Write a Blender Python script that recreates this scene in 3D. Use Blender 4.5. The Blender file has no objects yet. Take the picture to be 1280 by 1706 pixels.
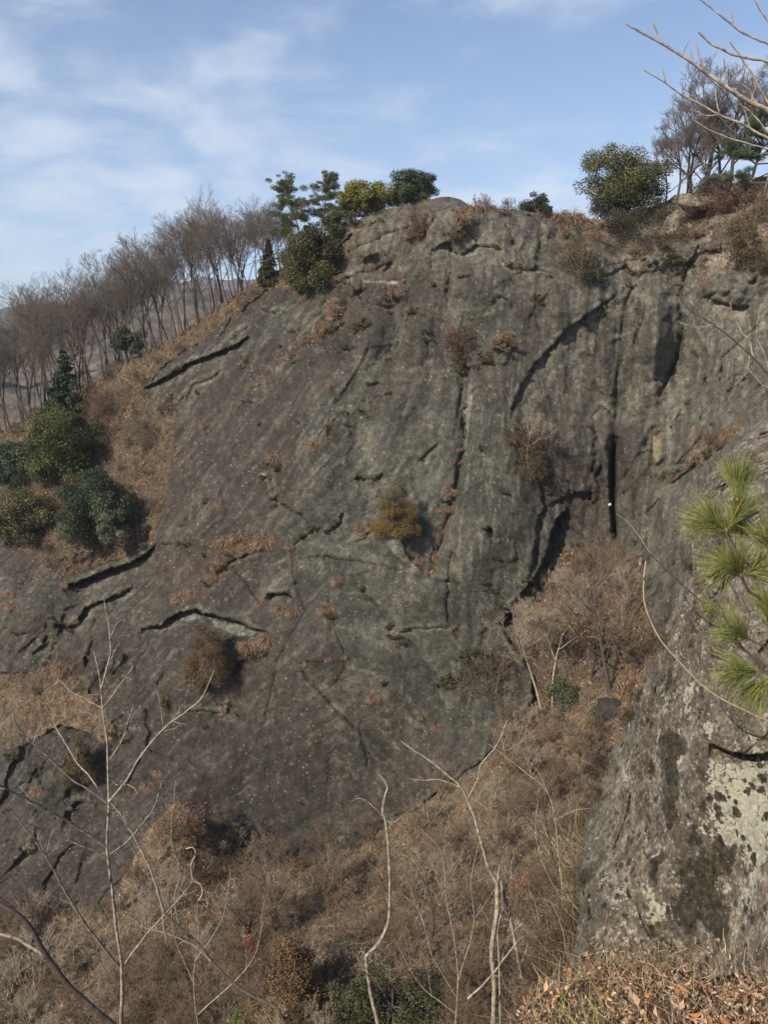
import bpy, math, random
import numpy as np
from mathutils import Vector, Matrix

random.seed(7); rng = np.random.default_rng(7)
scene = bpy.context.scene

# ------------------------------------------------------------ camera
F, CU, CV, HV = 1339.0, 640.0, 853.0, 600.0
PITCH = math.atan((CV - HV) / F)
cam_d = bpy.data.cameras.new('camera'); cam = bpy.data.objects.new('camera', cam_d)
scene.collection.objects.link(cam); scene.camera = cam
cam.location = (0, 0, 0); cam.rotation_euler = (math.pi/2 - PITCH, 0, 0)
cam_d.sensor_fit = 'VERTICAL'; cam_d.sensor_height = 36; cam_d.lens = F/1706*36
cam_d.clip_start = 0.05; cam_d.clip_end = 20000
cam_d.dof.use_dof = True; cam_d.dof.focus_distance = 60; cam_d.dof.aperture_fstop = 24

# ------------------------------------------------------------ sky and sun
SUN_EL = math.radians(35); SUN_AZ = math.radians(-138)   # azimuth of the sun from +Y, clockwise positive: behind the left shoulder
sun_dir = Vector((math.sin(SUN_AZ)*math.cos(SUN_EL), math.cos(SUN_AZ)*math.cos(SUN_EL), math.sin(SUN_EL)))
sun_d = bpy.data.lights.new('sun', 'SUN'); sun = bpy.data.objects.new('sun', sun_d); scene.collection.objects.link(sun)
sun_d.energy = 5.0; sun_d.angle = math.radians(0.53); sun_d.color = (1.0, 0.90, 0.73)
sun.rotation_euler = (-sun_dir).to_track_quat('-Z', 'Y').to_euler()
world = bpy.data.worlds.new('World'); scene.world = world; world.use_nodes = True
wn, wl = world.node_tree.nodes, world.node_tree.links; wn.clear()
def N(nodes, t, **k):
    n = nodes.new(t)
    for a, b in k.items(): setattr(n, a, b)
    return n
out = N(wn, 'ShaderNodeOutputWorld'); bg = N(wn, 'ShaderNodeBackground'); sky = N(wn, 'ShaderNodeTexSky')
sky.sky_type = 'NISHITA'; sky.sun_disc = False; sky.sun_elevation = SUN_EL; sky.sun_rotation = SUN_AZ
sky.altitude = 300; sky.air_density = 1.0; sky.dust_density = 0.6; sky.ozone_density = 4.2
tc = N(wn, 'ShaderNodeTexCoord'); sep = N(wn, 'ShaderNodeSeparateXYZ'); wl.new(tc.outputs['Generated'], sep.inputs[0])
# thin high cloud: the view direction projected on a high flat layer, then stretched noise
addz = N(wn, 'ShaderNodeMath', operation='ADD'); addz.inputs[1].default_value = 0.22; wl.new(sep.outputs[2], addz.inputs[0])
dx = N(wn, 'ShaderNodeMath', operation='DIVIDE'); dy = N(wn, 'ShaderNodeMath', operation='DIVIDE')
wl.new(sep.outputs[0], dx.inputs[0]); wl.new(addz.outputs[0], dx.inputs[1]); wl.new(sep.outputs[1], dy.inputs[0]); wl.new(addz.outputs[0], dy.inputs[1])
cmb = N(wn, 'ShaderNodeCombineXYZ'); wl.new(dx.outputs[0], cmb.inputs[0]); wl.new(dy.outputs[0], cmb.inputs[1])
mp = N(wn, 'ShaderNodeMapping'); mp.inputs['Rotation'].default_value = (0, 0, 0.6); mp.inputs['Scale'].default_value = (1.15, 1.25, 1); mp.inputs['Location'].default_value = (5.1, 2.2, 0)
wl.new(cmb.outputs[0], mp.inputs[0])
n1 = N(wn, 'ShaderNodeTexNoise'); n1.inputs['Scale'].default_value = 3.4; n1.inputs['Detail'].default_value = 9; n1.inputs['Roughness'].default_value = 0.58; n1.inputs['Distortion'].default_value = 0.35
n2 = N(wn, 'ShaderNodeTexNoise'); n2.inputs['Scale'].default_value = 1.1; n2.inputs['Detail'].default_value = 4
wl.new(mp.outputs[0], n1.inputs['Vector']); wl.new(mp.outputs[0], n2.inputs['Vector'])
mul = N(wn, 'ShaderNodeMath', operation='MULTIPLY'); wl.new(n1.outputs[0], mul.inputs[0]); wl.new(n2.outputs[0], mul.inputs[1])
rmp = N(wn, 'ShaderNodeValToRGB'); rmp.color_ramp.interpolation = 'EASE'
rmp.color_ramp.elements[0].position = 0.19; rmp.color_ramp.elements[0].color = (0.03, 0.03, 0.03, 1)
rmp.color_ramp.elements[1].position = 0.42; rmp.color_ramp.elements[1].color = (0.55, 0.55, 0.55, 1)
wl.new(mul.outputs[0], rmp.inputs[0])
# more veil towards the horizon
hz = N(wn, 'ShaderNodeMapRange'); hz.inputs[1].default_value = 0.45; hz.inputs[2].default_value = 0.0; hz.inputs[3].default_value = 0.0; hz.inputs[4].default_value = 0.40
wl.new(sep.outputs[2], hz.inputs[0])
mx = N(wn, 'ShaderNodeMath', operation='ADD', use_clamp=True); wl.new(rmp.outputs[0], mx.inputs[0]); wl.new(hz.outputs[0], mx.inputs[1])
mixc = N(wn, 'ShaderNodeMix', data_type='RGBA'); wl.new(mx.outputs[0], mixc.inputs[0]); wl.new(sky.outputs[0], mixc.inputs[6])
mixc.inputs[7].default_value = (5.2, 5.7, 6.5, 1)
wl.new(mixc.outputs[2], bg.inputs[0]); bg.inputs[1].default_value = 0.120
wl.new(bg.outputs[0], out.inputs[0])
scene.view_settings.view_transform = 'Standard'; scene.view_settings.look = 'None'; scene.view_settings.exposure = 0.32; scene.view_settings.gamma = 1
scene.render.engine = 'CYCLES'

# ------------------------------------------------------------ helpers
def rays(u, v):
    a = (np.asarray(u, float) - CU) / F; b = (CV - np.asarray(v, float)) / F
    cp, sp = math.cos(PITCH), math.sin(PITCH)
    return np.stack([a + 0*b, cp + sp*b + 0*a, -sp + cp*b + 0*a], -1)
def at(u, v, Y):
    r = rays(u, v); return r * (np.asarray(Y, float) / r[..., 1])[..., None]

P_ = rng.permutation(256); P_ = np.concatenate([P_, P_, P_])
G_ = rng.normal(size=(256, 3)); G_ /= np.linalg.norm(G_, axis=1)[:, None]
def perlin(p):
    p = np.asarray(p, float); i = np.floor(p).astype(np.int64); f = p - i; i &= 255
    w = f*f*f*(f*(f*6-15)+10); r = 0
    for a in (0, 1):
        for b in (0, 1):
            for c in (0, 1):
                h = P_[P_[P_[i[..., 0]+a]+i[..., 1]+b]+i[..., 2]+c]; g = G_[h & 255]
                d = (f[..., 0]-a)*g[..., 0] + (f[..., 1]-b)*g[..., 1] + (f[..., 2]-c)*g[..., 2]
                r = r + d * (w[..., 0] if a else 1-w[..., 0]) * (w[..., 1] if b else 1-w[..., 1]) * (w[..., 2] if c else 1-w[..., 2])
    return r * 1.6
def fbm(p, octs=4, gain=0.5):
    r = 0; a = 1.0; s = 0
    for k in range(octs):
        r = r + a*perlin(p * 2.03**k + 17.3*k); s += a; a *= gain
    return r / s
def worley(p):
    """distance to the nearest random point of each unit cell, and its random value"""
    i = np.floor(p).astype(np.int64); best = np.full(p.shape[:-1], 9.0); val = np.zeros(p.shape[:-1])
    for a in (-1, 0, 1):
        for b in (-1, 0, 1):
            for c in (-1, 0, 1):
                j = i + (a, b, c); k = j & 255
                h = P_[P_[P_[k[..., 0]]+k[..., 1]]+k[..., 2]]; q = j + 0.5 + 0.45*G_[h]
                d = np.sqrt(((p-q)**2).sum(-1)); m = d < best; best[m] = d[m]; val[m] = (P_[h] / 255.0)[m]
    return best, val
def sstep(a, b, x):
    t = np.clip((x-a)/(b-a), 0, 1); return t*t*(3-2*t)
def rbf(pts, lam=0.5):
    A = np.array(pts, float); xy = A[:, :2]/400; z = A[:, 2]; n = len(A)
    def ker(d2): return np.where(d2 > 1e-12, 0.5*d2*np.log(d2 + 1e-12), 0)
    d2 = ((xy[:, None]-xy[None])**2).sum(-1); M = np.zeros((n+3, n+3)); M[:n, :n] = ker(d2) + np.eye(n)*lam*0.02
    M[:n, n] = 1; M[:n, n+1:] = xy; M[n:, :n] = M[:n, n:].T
    s = np.linalg.solve(M, np.concatenate([z, [0, 0, 0]]))
    def ev(u, v):
        x = np.asarray(u, float)/400; y = np.asarray(v, float)/400; r = s[n] + s[n+1]*x + s[n+2]*y
        for k in range(n): r = r + s[k]*ker((x-xy[k, 0])**2 + (y-xy[k, 1])**2)
        return r
    return ev
def poly_mask(u, v, pts):
    ins = np.zeros(np.shape(u), bool); n = len(pts)
    for i in range(n):
        x1, y1 = pts[i]; x2, y2 = pts[(i+1) % n]
        if y1 == y2: continue
        c = ((y1 > v) != (y2 > v)) & (u < (x2-x1)*(v-y1)/(y2-y1) + x1); ins ^= c
    return ins
def polyline_field(u, v, pts, reach):
    """signed distance (positive = right-hand side when walking the points, in image px, y down) and 0..1 position along"""
    pts = np.array(pts, float); L = np.hypot(*(pts[1:]-pts[:-1]).T); cum = np.concatenate([[0], np.cumsum(L)])
    best = np.full(np.shape(u), 1e9); sg = np.zeros(np.shape(u)); tt = np.zeros(np.shape(u))
    for k in range(len(L)):
        (x1, y1), (x2, y2) = pts[k], pts[k+1]; ex, ey = (x2-x1)/L[k], (y2-y1)/L[k]
        t = np.clip((u-x1)*ex + (v-y1)*ey, 0, L[k]); qx = u-x1-t*ex; qy = v-y1-t*ey; d = np.hypot(qx, qy)
        side = np.sign(ex*(v-y1) - ey*(u-x1)); m = d < best - 1e-9
        best[m] = d[m]; sg[m] = side[m]; tt[m] = ((cum[k]+t)/cum[-1])[m]
    return best, np.where(sg == 0, 1, sg), tt

def make_mesh(name, verts, faces, mats=(), smooth=True, cols=None, mat_idx=None):
    """verts Nx3; faces: an array Mx4 or Mx3, or a list of such arrays"""
    me = bpy.data.meshes.new(name); verts = np.asarray(verts, np.float32)
    fl = faces if isinstance(faces, list) else [faces]; fl = [np.asarray(f, np.int32) for f in fl if len(f)]
    loops = np.concatenate([f.ravel() for f in fl]); sizes = np.concatenate([np.full(len(f), f.shape[1], np.int32) for f in fl])
    me.vertices.add(len(verts)); me.vertices.foreach_set('co', verts.ravel())
    me.loops.add(len(loops)); me.loops.foreach_set('vertex_index', loops)
    me.polygons.add(len(sizes)); starts = np.concatenate([[0], np.cumsum(sizes)[:-1]]).astype(np.int32)
    me.polygons.foreach_set('loop_start', starts)
    if mat_idx is not None: me.polygons.foreach_set('material_index', np.asarray(mat_idx, np.int32))
    for m in mats: me.materials.append(m)
    me.update(calc_edges=True)
    me.polygons.foreach_set('use_smooth', np.full(len(sizes), smooth))
    if cols is not None:
        ca = me.color_attributes.new('tint', 'FLOAT_COLOR', 'POINT'); c4 = np.ones((len(verts), 4), np.float32); c4[:, :cols.shape[1]] = cols
        ca.data.foreach_set('color', c4.ravel())
    me.validate()
    return me
def link(name, me, parent=None, loc=None, rot=None, scale=None, label=None, cat=None, group=None, kind=None):
    o = bpy.data.objects.new(name, me); scene.collection.objects.link(o); o.parent = parent
    if loc is not None: o.location = [float(x) for x in loc]
    if rot is not None: o.rotation_euler = rot
    if scale is not None: o.scale = (scale,)*3 if isinstance(scale, (int, float)) else scale
    tag(o, label, cat, group, kind); return o
def tag(o, label=None, cat=None, group=None, kind=None):
    if label: o['label'] = label
    if cat: o['category'] = cat
    if group: o['group'] = group
    if kind: o['kind'] = kind
def copy_thing(root, loc, rot, scale, label, group=None):
    r = root.copy(); scene.collection.objects.link(r); r.location = [float(x) for x in loc]; r.rotation_euler = rot
    r.scale = (scale,)*3 if isinstance(scale, (int, float)) else scale
    for ch in root.children:
        c = ch.copy(); scene.collection.objects.link(c); c.parent = r
    r['label'] = label
    if group: r['group'] = group
    return r

# ------------------------------------------------------------ materials
def new_mat(name, rough=0.85, spec=0.25):
    m = bpy.data.materials.new(name); m.use_nodes = True; nd, lk = m.node_tree.nodes, m.node_tree.links
    b = nd['Principled BSDF']; b.inputs['Roughness'].default_value = rough; b.inputs['Specular IOR Level'].default_value = spec
    return m, nd, lk, b
def tex(nd, lk, kind, scale, detail=4, rough=0.6, vec=None, **k):
    t = N(nd, 'ShaderNodeTex'+kind, **k); t.inputs['Scale'].default_value = scale
    if kind == 'Noise': t.inputs['Detail'].default_value = detail; t.inputs['Roughness'].default_value = rough
    if vec is not None: lk.new(vec, t.inputs['Vector'])
    return t
def ramp(nd, lk, src, stops, interp='LINEAR'):
    r = N(nd, 'ShaderNodeValToRGB'); cr = r.color_ramp; cr.interpolation = interp
    while len(cr.elements) < len(stops): cr.elements.new(0.5)
    for e, (p, c) in zip(cr.elements, stops):
        e.position = p; e.color = (c, c, c, 1) if isinstance(c, (int, float)) else (*c, 1)
    lk.new(src, r.inputs[0]); return r
def mixrgb(nd, lk, mode, fac, a, b):
    m = N(nd, 'ShaderNodeMix', data_type='RGBA', blend_type=mode)
    for s, i in ((fac, 0), (a, 6), (b, 7)):
        if isinstance(s, bpy.types.NodeSocket): lk.new(s, m.inputs[i])
        elif i == 0: m.inputs[0].default_value = s
        else: m.inputs[i].default_value = (*s, 1)
    return m.outputs[2]

def rock_material(name, s, speck=0.5, bump=1.0, spot=0.16, lichen=False):
    """rock whose broad colour is an attribute; s = texture cycles per metre factor"""
    m, nd, lk, b = new_mat(name, 0.68, 0.35)
    at_ = N(nd, 'ShaderNodeAttribute', attribute_name='tint'); tcn = N(nd, 'ShaderNodeTexCoord'); vec = tcn.outputs['Object']
    a = tex(nd, lk, 'Noise', 1.1*s, 8, 0.72, vec); r1 = ramp(nd, lk, a.outputs[0], [(0.26, 0.3), (0.50, 0.95), (0.74, 1.9)])
    c = mixrgb(nd, lk, 'MULTIPLY', 1.0, at_.outputs['Color'], r1.outputs[0])
    a2 = tex(nd, lk, 'Noise', 5.5*s, 5, 0.7, vec); r2 = ramp(nd, lk, a2.outputs[0], [(0.3, 0.55), (0.5, 1.0), (0.72, 1.5)])
    c = mixrgb(nd, lk, 'MULTIPLY', 0.8, c, r2.outputs[0])
    v = tex(nd, lk, 'Voronoi', 3.6*s, vec=vec); 
    vn = N(nd, 'ShaderNodeSeparateColor'); lk.new(v.outputs['Color'], vn.inputs[0])
    rs = ramp(nd, lk, v.outputs['Distance'], [(spot*0.6, 1.0), (spot, 0.0)]); pick = ramp(nd, lk, vn.outputs[0], [(0.62, 0.0), (0.9, 1.0)])
    fac = N(nd, 'ShaderNodeMath', operation='MULTIPLY'); lk.new(rs.outputs[0], fac.inputs[0]); lk.new(pick.outputs[0], fac.inputs[1])
    f2 = N(nd, 'ShaderNodeMath', operation='MULTIPLY'); lk.new(fac.outputs[0], f2.inputs[0]); f2.inputs[1].default_value = speck; rm = ramp(nd, lk, a.outputs[0], [(0.42, 0.15), (0.62, 1.0)]); f2b = N(nd, 'ShaderNodeMath', operation='MULTIPLY'); lk.new(f2.outputs[0], f2b.inputs[0]); lk.new(rm.outputs[0], f2b.inputs[1]); f2 = f2b
    c = mixrgb(nd, lk, 'MIX', f2.outputs[0], c, (0.42, 0.40, 0.36))
    v2 = tex(nd, lk, 'Voronoi', 1.3*s, vec=vec); v2n = N(nd, 'ShaderNodeSeparateColor'); lk.new(v2.outputs['Color'], v2n.inputs[0])
    rd = ramp(nd, lk, v2.outputs['Distance'], [(0.10, 1.0), (0.16, 0.0)]); pk = ramp(nd, lk, v2n.outputs[1], [(0.8, 0.0), (0.85, 0.7)])
    f3 = N(nd, 'ShaderNodeMath', operation='MULTIPLY'); lk.new(rd.outputs[0], f3.inputs[0]); lk.new(pk.outputs[0], f3.inputs[1])
    c = mixrgb(nd, lk, 'MIX', f3.outputs[0], c, (0.025, 0.022, 0.018))
    if lichen:   # crusts: the fourth channel says how much grows, fine noise cuts the ragged edge
        ln = tex(nd, lk, 'Noise', 26.0, 6, 0.7, vec); lv_ = tex(nd, lk, 'Voronoi', 34.0, vec=vec); s1 = N(nd, 'ShaderNodeMath', operation='MULTIPLY_ADD'); lk.new(ln.outputs[0], s1.inputs[0]); s1.inputs[1].default_value = 1.5; lk.new(at_.outputs['Alpha'], s1.inputs[2])
        s2 = N(nd, 'ShaderNodeMath', operation='MULTIPLY_ADD'); lk.new(lv_.outputs['Distance'], s2.inputs[0]); s2.inputs[1].default_value = -0.35; lk.new(s1.outputs[0], s2.inputs[2])
        lr = ramp(nd, lk, s2.outputs[0], [(0.90, 0.0), (0.97, 0.95)]); lc_ = ramp(nd, lk, a2.outputs[0], [(0.3, (.42, .40, .31)), (0.5, (.62, .60, .47)), (0.7, (.80, .78, .58))]); c = mixrgb(nd, lk, 'MIX', lr.outputs[0], c, lc_.outputs[0])
    lk.new(c, b.inputs['Base Color'])
    bs = tex(nd, lk, 'Noise', 3.2*s, 9, 0.75, vec)
    ad = N(nd, 'ShaderNodeMath', operation='ADD'); lk.new(bs.outputs[0], ad.inputs[0]); lk.new(fac.outputs[0], ad.inputs[1])
    bp = N(nd, 'ShaderNodeBump'); bp.inputs['Strength'].default_value = 1.0; bp.inputs['Distance'].default_value = 0.42*bump/s
    lk.new(ad.outputs[0], bp.inputs['Height']); lk.new(bp.outputs[0], b.inputs['Normal'])
    return m
M_ROCK = rock_material('cliff_rock', 1.0, 0.42, 1.15, 0.13)
M_NEAR = rock_material('conglomerate_rock', 9.0, 0.9, 1.2, 0.36, True)
def litter_material(name, s, cols, bump=1.0):
    m, nd, lk, b = new_mat(name, 0.9, 0.1)
    at_ = N(nd, 'ShaderNodeAttribute', attribute_name='tint'); tcn = N(nd, 'ShaderNodeTexCoord'); vec = tcn.outputs['Object']
    v = tex(nd, lk, 'Voronoi', 5.0*s, vec=vec); sc = N(nd, 'ShaderNodeSeparateColor'); lk.new(v.outputs['Color'], sc.inputs[0])
    r = ramp(nd, lk, sc.outputs[0], cols, 'CONSTANT')
    c = mixrgb(nd, lk, 'MULTIPLY', 1.0, at_.outputs['Color'], r.outputs[0])
    a = tex(nd, lk, 'Noise', 1.2*s, 7, 0.72, vec); r1 = ramp(nd, lk, a.outputs[0], [(0.3, 0.45), (0.5, 0.95), (0.72, 1.5)])
    c = mixrgb(nd, lk, 'MULTIPLY', 1.0, c, r1.outputs[0]); lk.new(c, b.inputs['Base Color'])
    bs = tex(nd, lk, 'Noise', 5.0*s, 6, 0.8, vec); bp = N(nd, 'ShaderNodeBump'); bp.inputs['Strength'].default_value = 1; bp.inputs['Distance'].default_value = 0.3*bump/s
    lk.new(bs.outputs[0], bp.inputs['Height']); lk.new(bp.outputs[0], b.inputs['Normal']); return m
M_LITTER = litter_material('leaf_litter', 1.0, [(0, (0.75, 0.75, 0.78)), (0.3, (1.15, 1.0, 0.9)), (0.6, (0.95, 0.95, 0.9)), (0.85, (1.35, 1.2, 1.05))])
def leaf_material(name, rough=0.6, trans=0.15):
    m, nd, lk, b = new_mat(name, rough, 0.3)
    at_ = N(nd, 'ShaderNodeAttribute', attribute_name='tint'); lk.new(at_.outputs['Color'], b.inputs['Base Color'])
    tr = N(nd, 'ShaderNodeBsdfTranslucent'); lk.new(at_.outputs['Color'], tr.inputs[0]); mx_ = N(nd, 'ShaderNodeMixShader'); mx_.inputs[0].default_value = trans
    lk.new(b.outputs[0], mx_.inputs[1]); lk.new(tr.outputs[0], mx_.inputs[2]); lk.new(mx_.outputs[0], nd['Material Output'].inputs[0]); return m
M_LEAF = leaf_material('foliage'); M_DRY = leaf_material('dry_blades', 0.7, 0.2)
def bark_material(name, col, col2, s):
    m, nd, lk, b = new_mat(name, 0.85, 0.2); tcn = N(nd, 'ShaderNodeTexCoord')
    a = tex(nd, lk, 'Noise', s, 6, 0.7, tcn.outputs['Object']); r = ramp(nd, lk, a.outputs[0], [(0.35, col), (0.65, col2)]); lk.new(r.outputs[0], b.inputs['Base Color'])
    bp = N(nd, 'ShaderNodeBump'); bp.inputs['Distance'].default_value = 0.15/s; lk.new(a.outputs[0], bp.inputs['Height']); lk.new(bp.outputs[0], b.inputs['Normal']); return m
M_BARK = bark_material('grey_bark', (0.10, 0.085, 0.07), (0.20, 0.175, 0.15), 2.0)
M_TWIG = bark_material('brown_twigs', (0.17, 0.125, 0.085), (0.28, 0.215, 0.155), 1.0)
M_PALE = bark_material('pale_twigs', (0.25, 0.20, 0.145), (0.42, 0.355, 0.27), 3.0)
M_NEARBARK = bark_material('sapling_bark', (0.13, 0.10, 0.075), (0.48, 0.42, 0.34), 26.0)
M_DARKBARK = bark_material('dark_bark', (0.05, 0.04, 0.035), (0.12, 0.095, 0.08), 20.0)
M_RIDGE = bark_material('ridge_twigs', (0.10, 0.083, 0.07), (0.18, 0.15, 0.125), 1.0); M_BROWN = bark_material('brown_brush', (0.12, 0.082, 0.055), (0.21, 0.15, 0.10), 1.0)
# ------------------------------------------------------------ main terrain: the big cliff, the hillside and the gully floor
CREST = [(-700, 960), (-350, 880), (-150, 800), (0, 718), (60, 690), (130, 655), (200, 608), (270, 572), (310, 548), (360, 510), (430, 468), (480, 440), (525, 405), (555, 385), (580, 376), (600, 364),
         (640, 348), (672, 341), (700, 335), (720, 331), (748, 328), (768, 332), (782, 342), (800, 346), (830, 348), (870, 349), (900, 354), (935, 359), (985, 366), (1040, 360), (1085, 345), (1112, 335),
         (1125, 325), (1160, 318), (1200, 312), (1240, 300), (1290, 290), (1430, 262), (1700, 240), (2000, 230)]
cu, cv = np.array(CREST).T
def crest(u): return np.interp(u, cu, cv)
DEPTH = [(-600, 960, 150), (-300, 900, 140), (-300, 1300, 108), (-300, 1800, 70), (0, 720, 128), (120, 660, 127), (270, 575, 124), (430, 470, 119), (560, 390, 112), (650, 350, 109), (745, 332, 108), (830, 350, 107), (930, 362, 107), (1030, 368, 106), (1120, 330, 105), (1280, 292, 100), (1500, 250, 95), (1900, 240, 90),
         (100, 800, 117), (30, 900, 112), (200, 780, 116), (260, 660, 119), (280, 800, 112), (250, 910, 106), (120, 960, 106), (0, 980, 104), (100, 1100, 98), (0, 1250, 90), (150, 1300, 86), (100, 1450, 78), (-50, 1550, 72),
         (350, 620, 113), (450, 560, 108), (400, 700, 106), (330, 900, 100), (480, 800, 98), (400, 1000, 95), (300, 1150, 90), (450, 1200, 87), (350, 1330, 82), (480, 1380, 79), (400, 1450, 76),
         (600, 450, 106), (600, 600, 101), (620, 800, 95), (600, 1000, 90), (600, 1200, 84), (560, 1410, 78), (640, 1360, 79),
         (740, 450, 103), (750, 600, 99), (760, 800, 93), (760, 1000, 88), (740, 1200, 83), (800, 1100, 86), (840, 1030, 88), (700, 1320, 80), (860, 1170, 83),
         (880, 450, 102), (900, 560, 97), (860, 640, 93), (850, 760, 92), (860, 900, 90), (990, 480, 99), (940, 640, 98), (960, 760, 95), (940, 900, 93), (1000, 850, 93), (1050, 900, 91), (1040, 560, 98), (1040, 700, 95),
         (1120, 420, 101), (1090, 560, 96), (1125, 620, 97), (1100, 760, 90), (1080, 900, 86), (1180, 480, 95), (1200, 620, 89), (1280, 460, 91), (1280, 620, 82), (1180, 740, 84), (1500, 400, 80), (1500, 600, 70), (1900, 500, 62),
         (1100, 850, 84), (1090, 960, 80), (1070, 1030, 77), (1150, 850, 80), (1250, 740, 76), (1300, 900, 68), (1200, 1000, 70), (1500, 900, 52),
         (960, 1000, 86), (900, 1060, 85), (1020, 1080, 78), (940, 1140, 77), (1050, 1130, 73), (880, 1200, 75), (1000, 1200, 70), (900, 1300, 65), (800, 1290, 71), (980, 1350, 60), (740, 1360, 72), (760, 1450, 60), (640, 1420, 71), (560, 1450, 71),
         (900, 1450, 52), (650, 1520, 60), (500, 1500, 66), (400, 1520, 66), (250, 1480, 70), (150, 1560, 68), (0, 1640, 66), (300, 1600, 58), (500, 1620, 50), (700, 1620, 44), (900, 1620, 36), (150, 1700, 56), (400, 1720, 42), (650, 1740, 34), (900, 1760, 24), (1100, 1300, 50), (1150, 1700, 22), (1400, 1300, 40), (1400, 1700, 16),
         (300, 1950, 28), (700, 1950, 20), (-200, 1950, 50), (1100, 1950, 13), (1700, 1900, 12), (1800, 1300, 34)]
base_depth = rbf(DEPTH)
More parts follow.
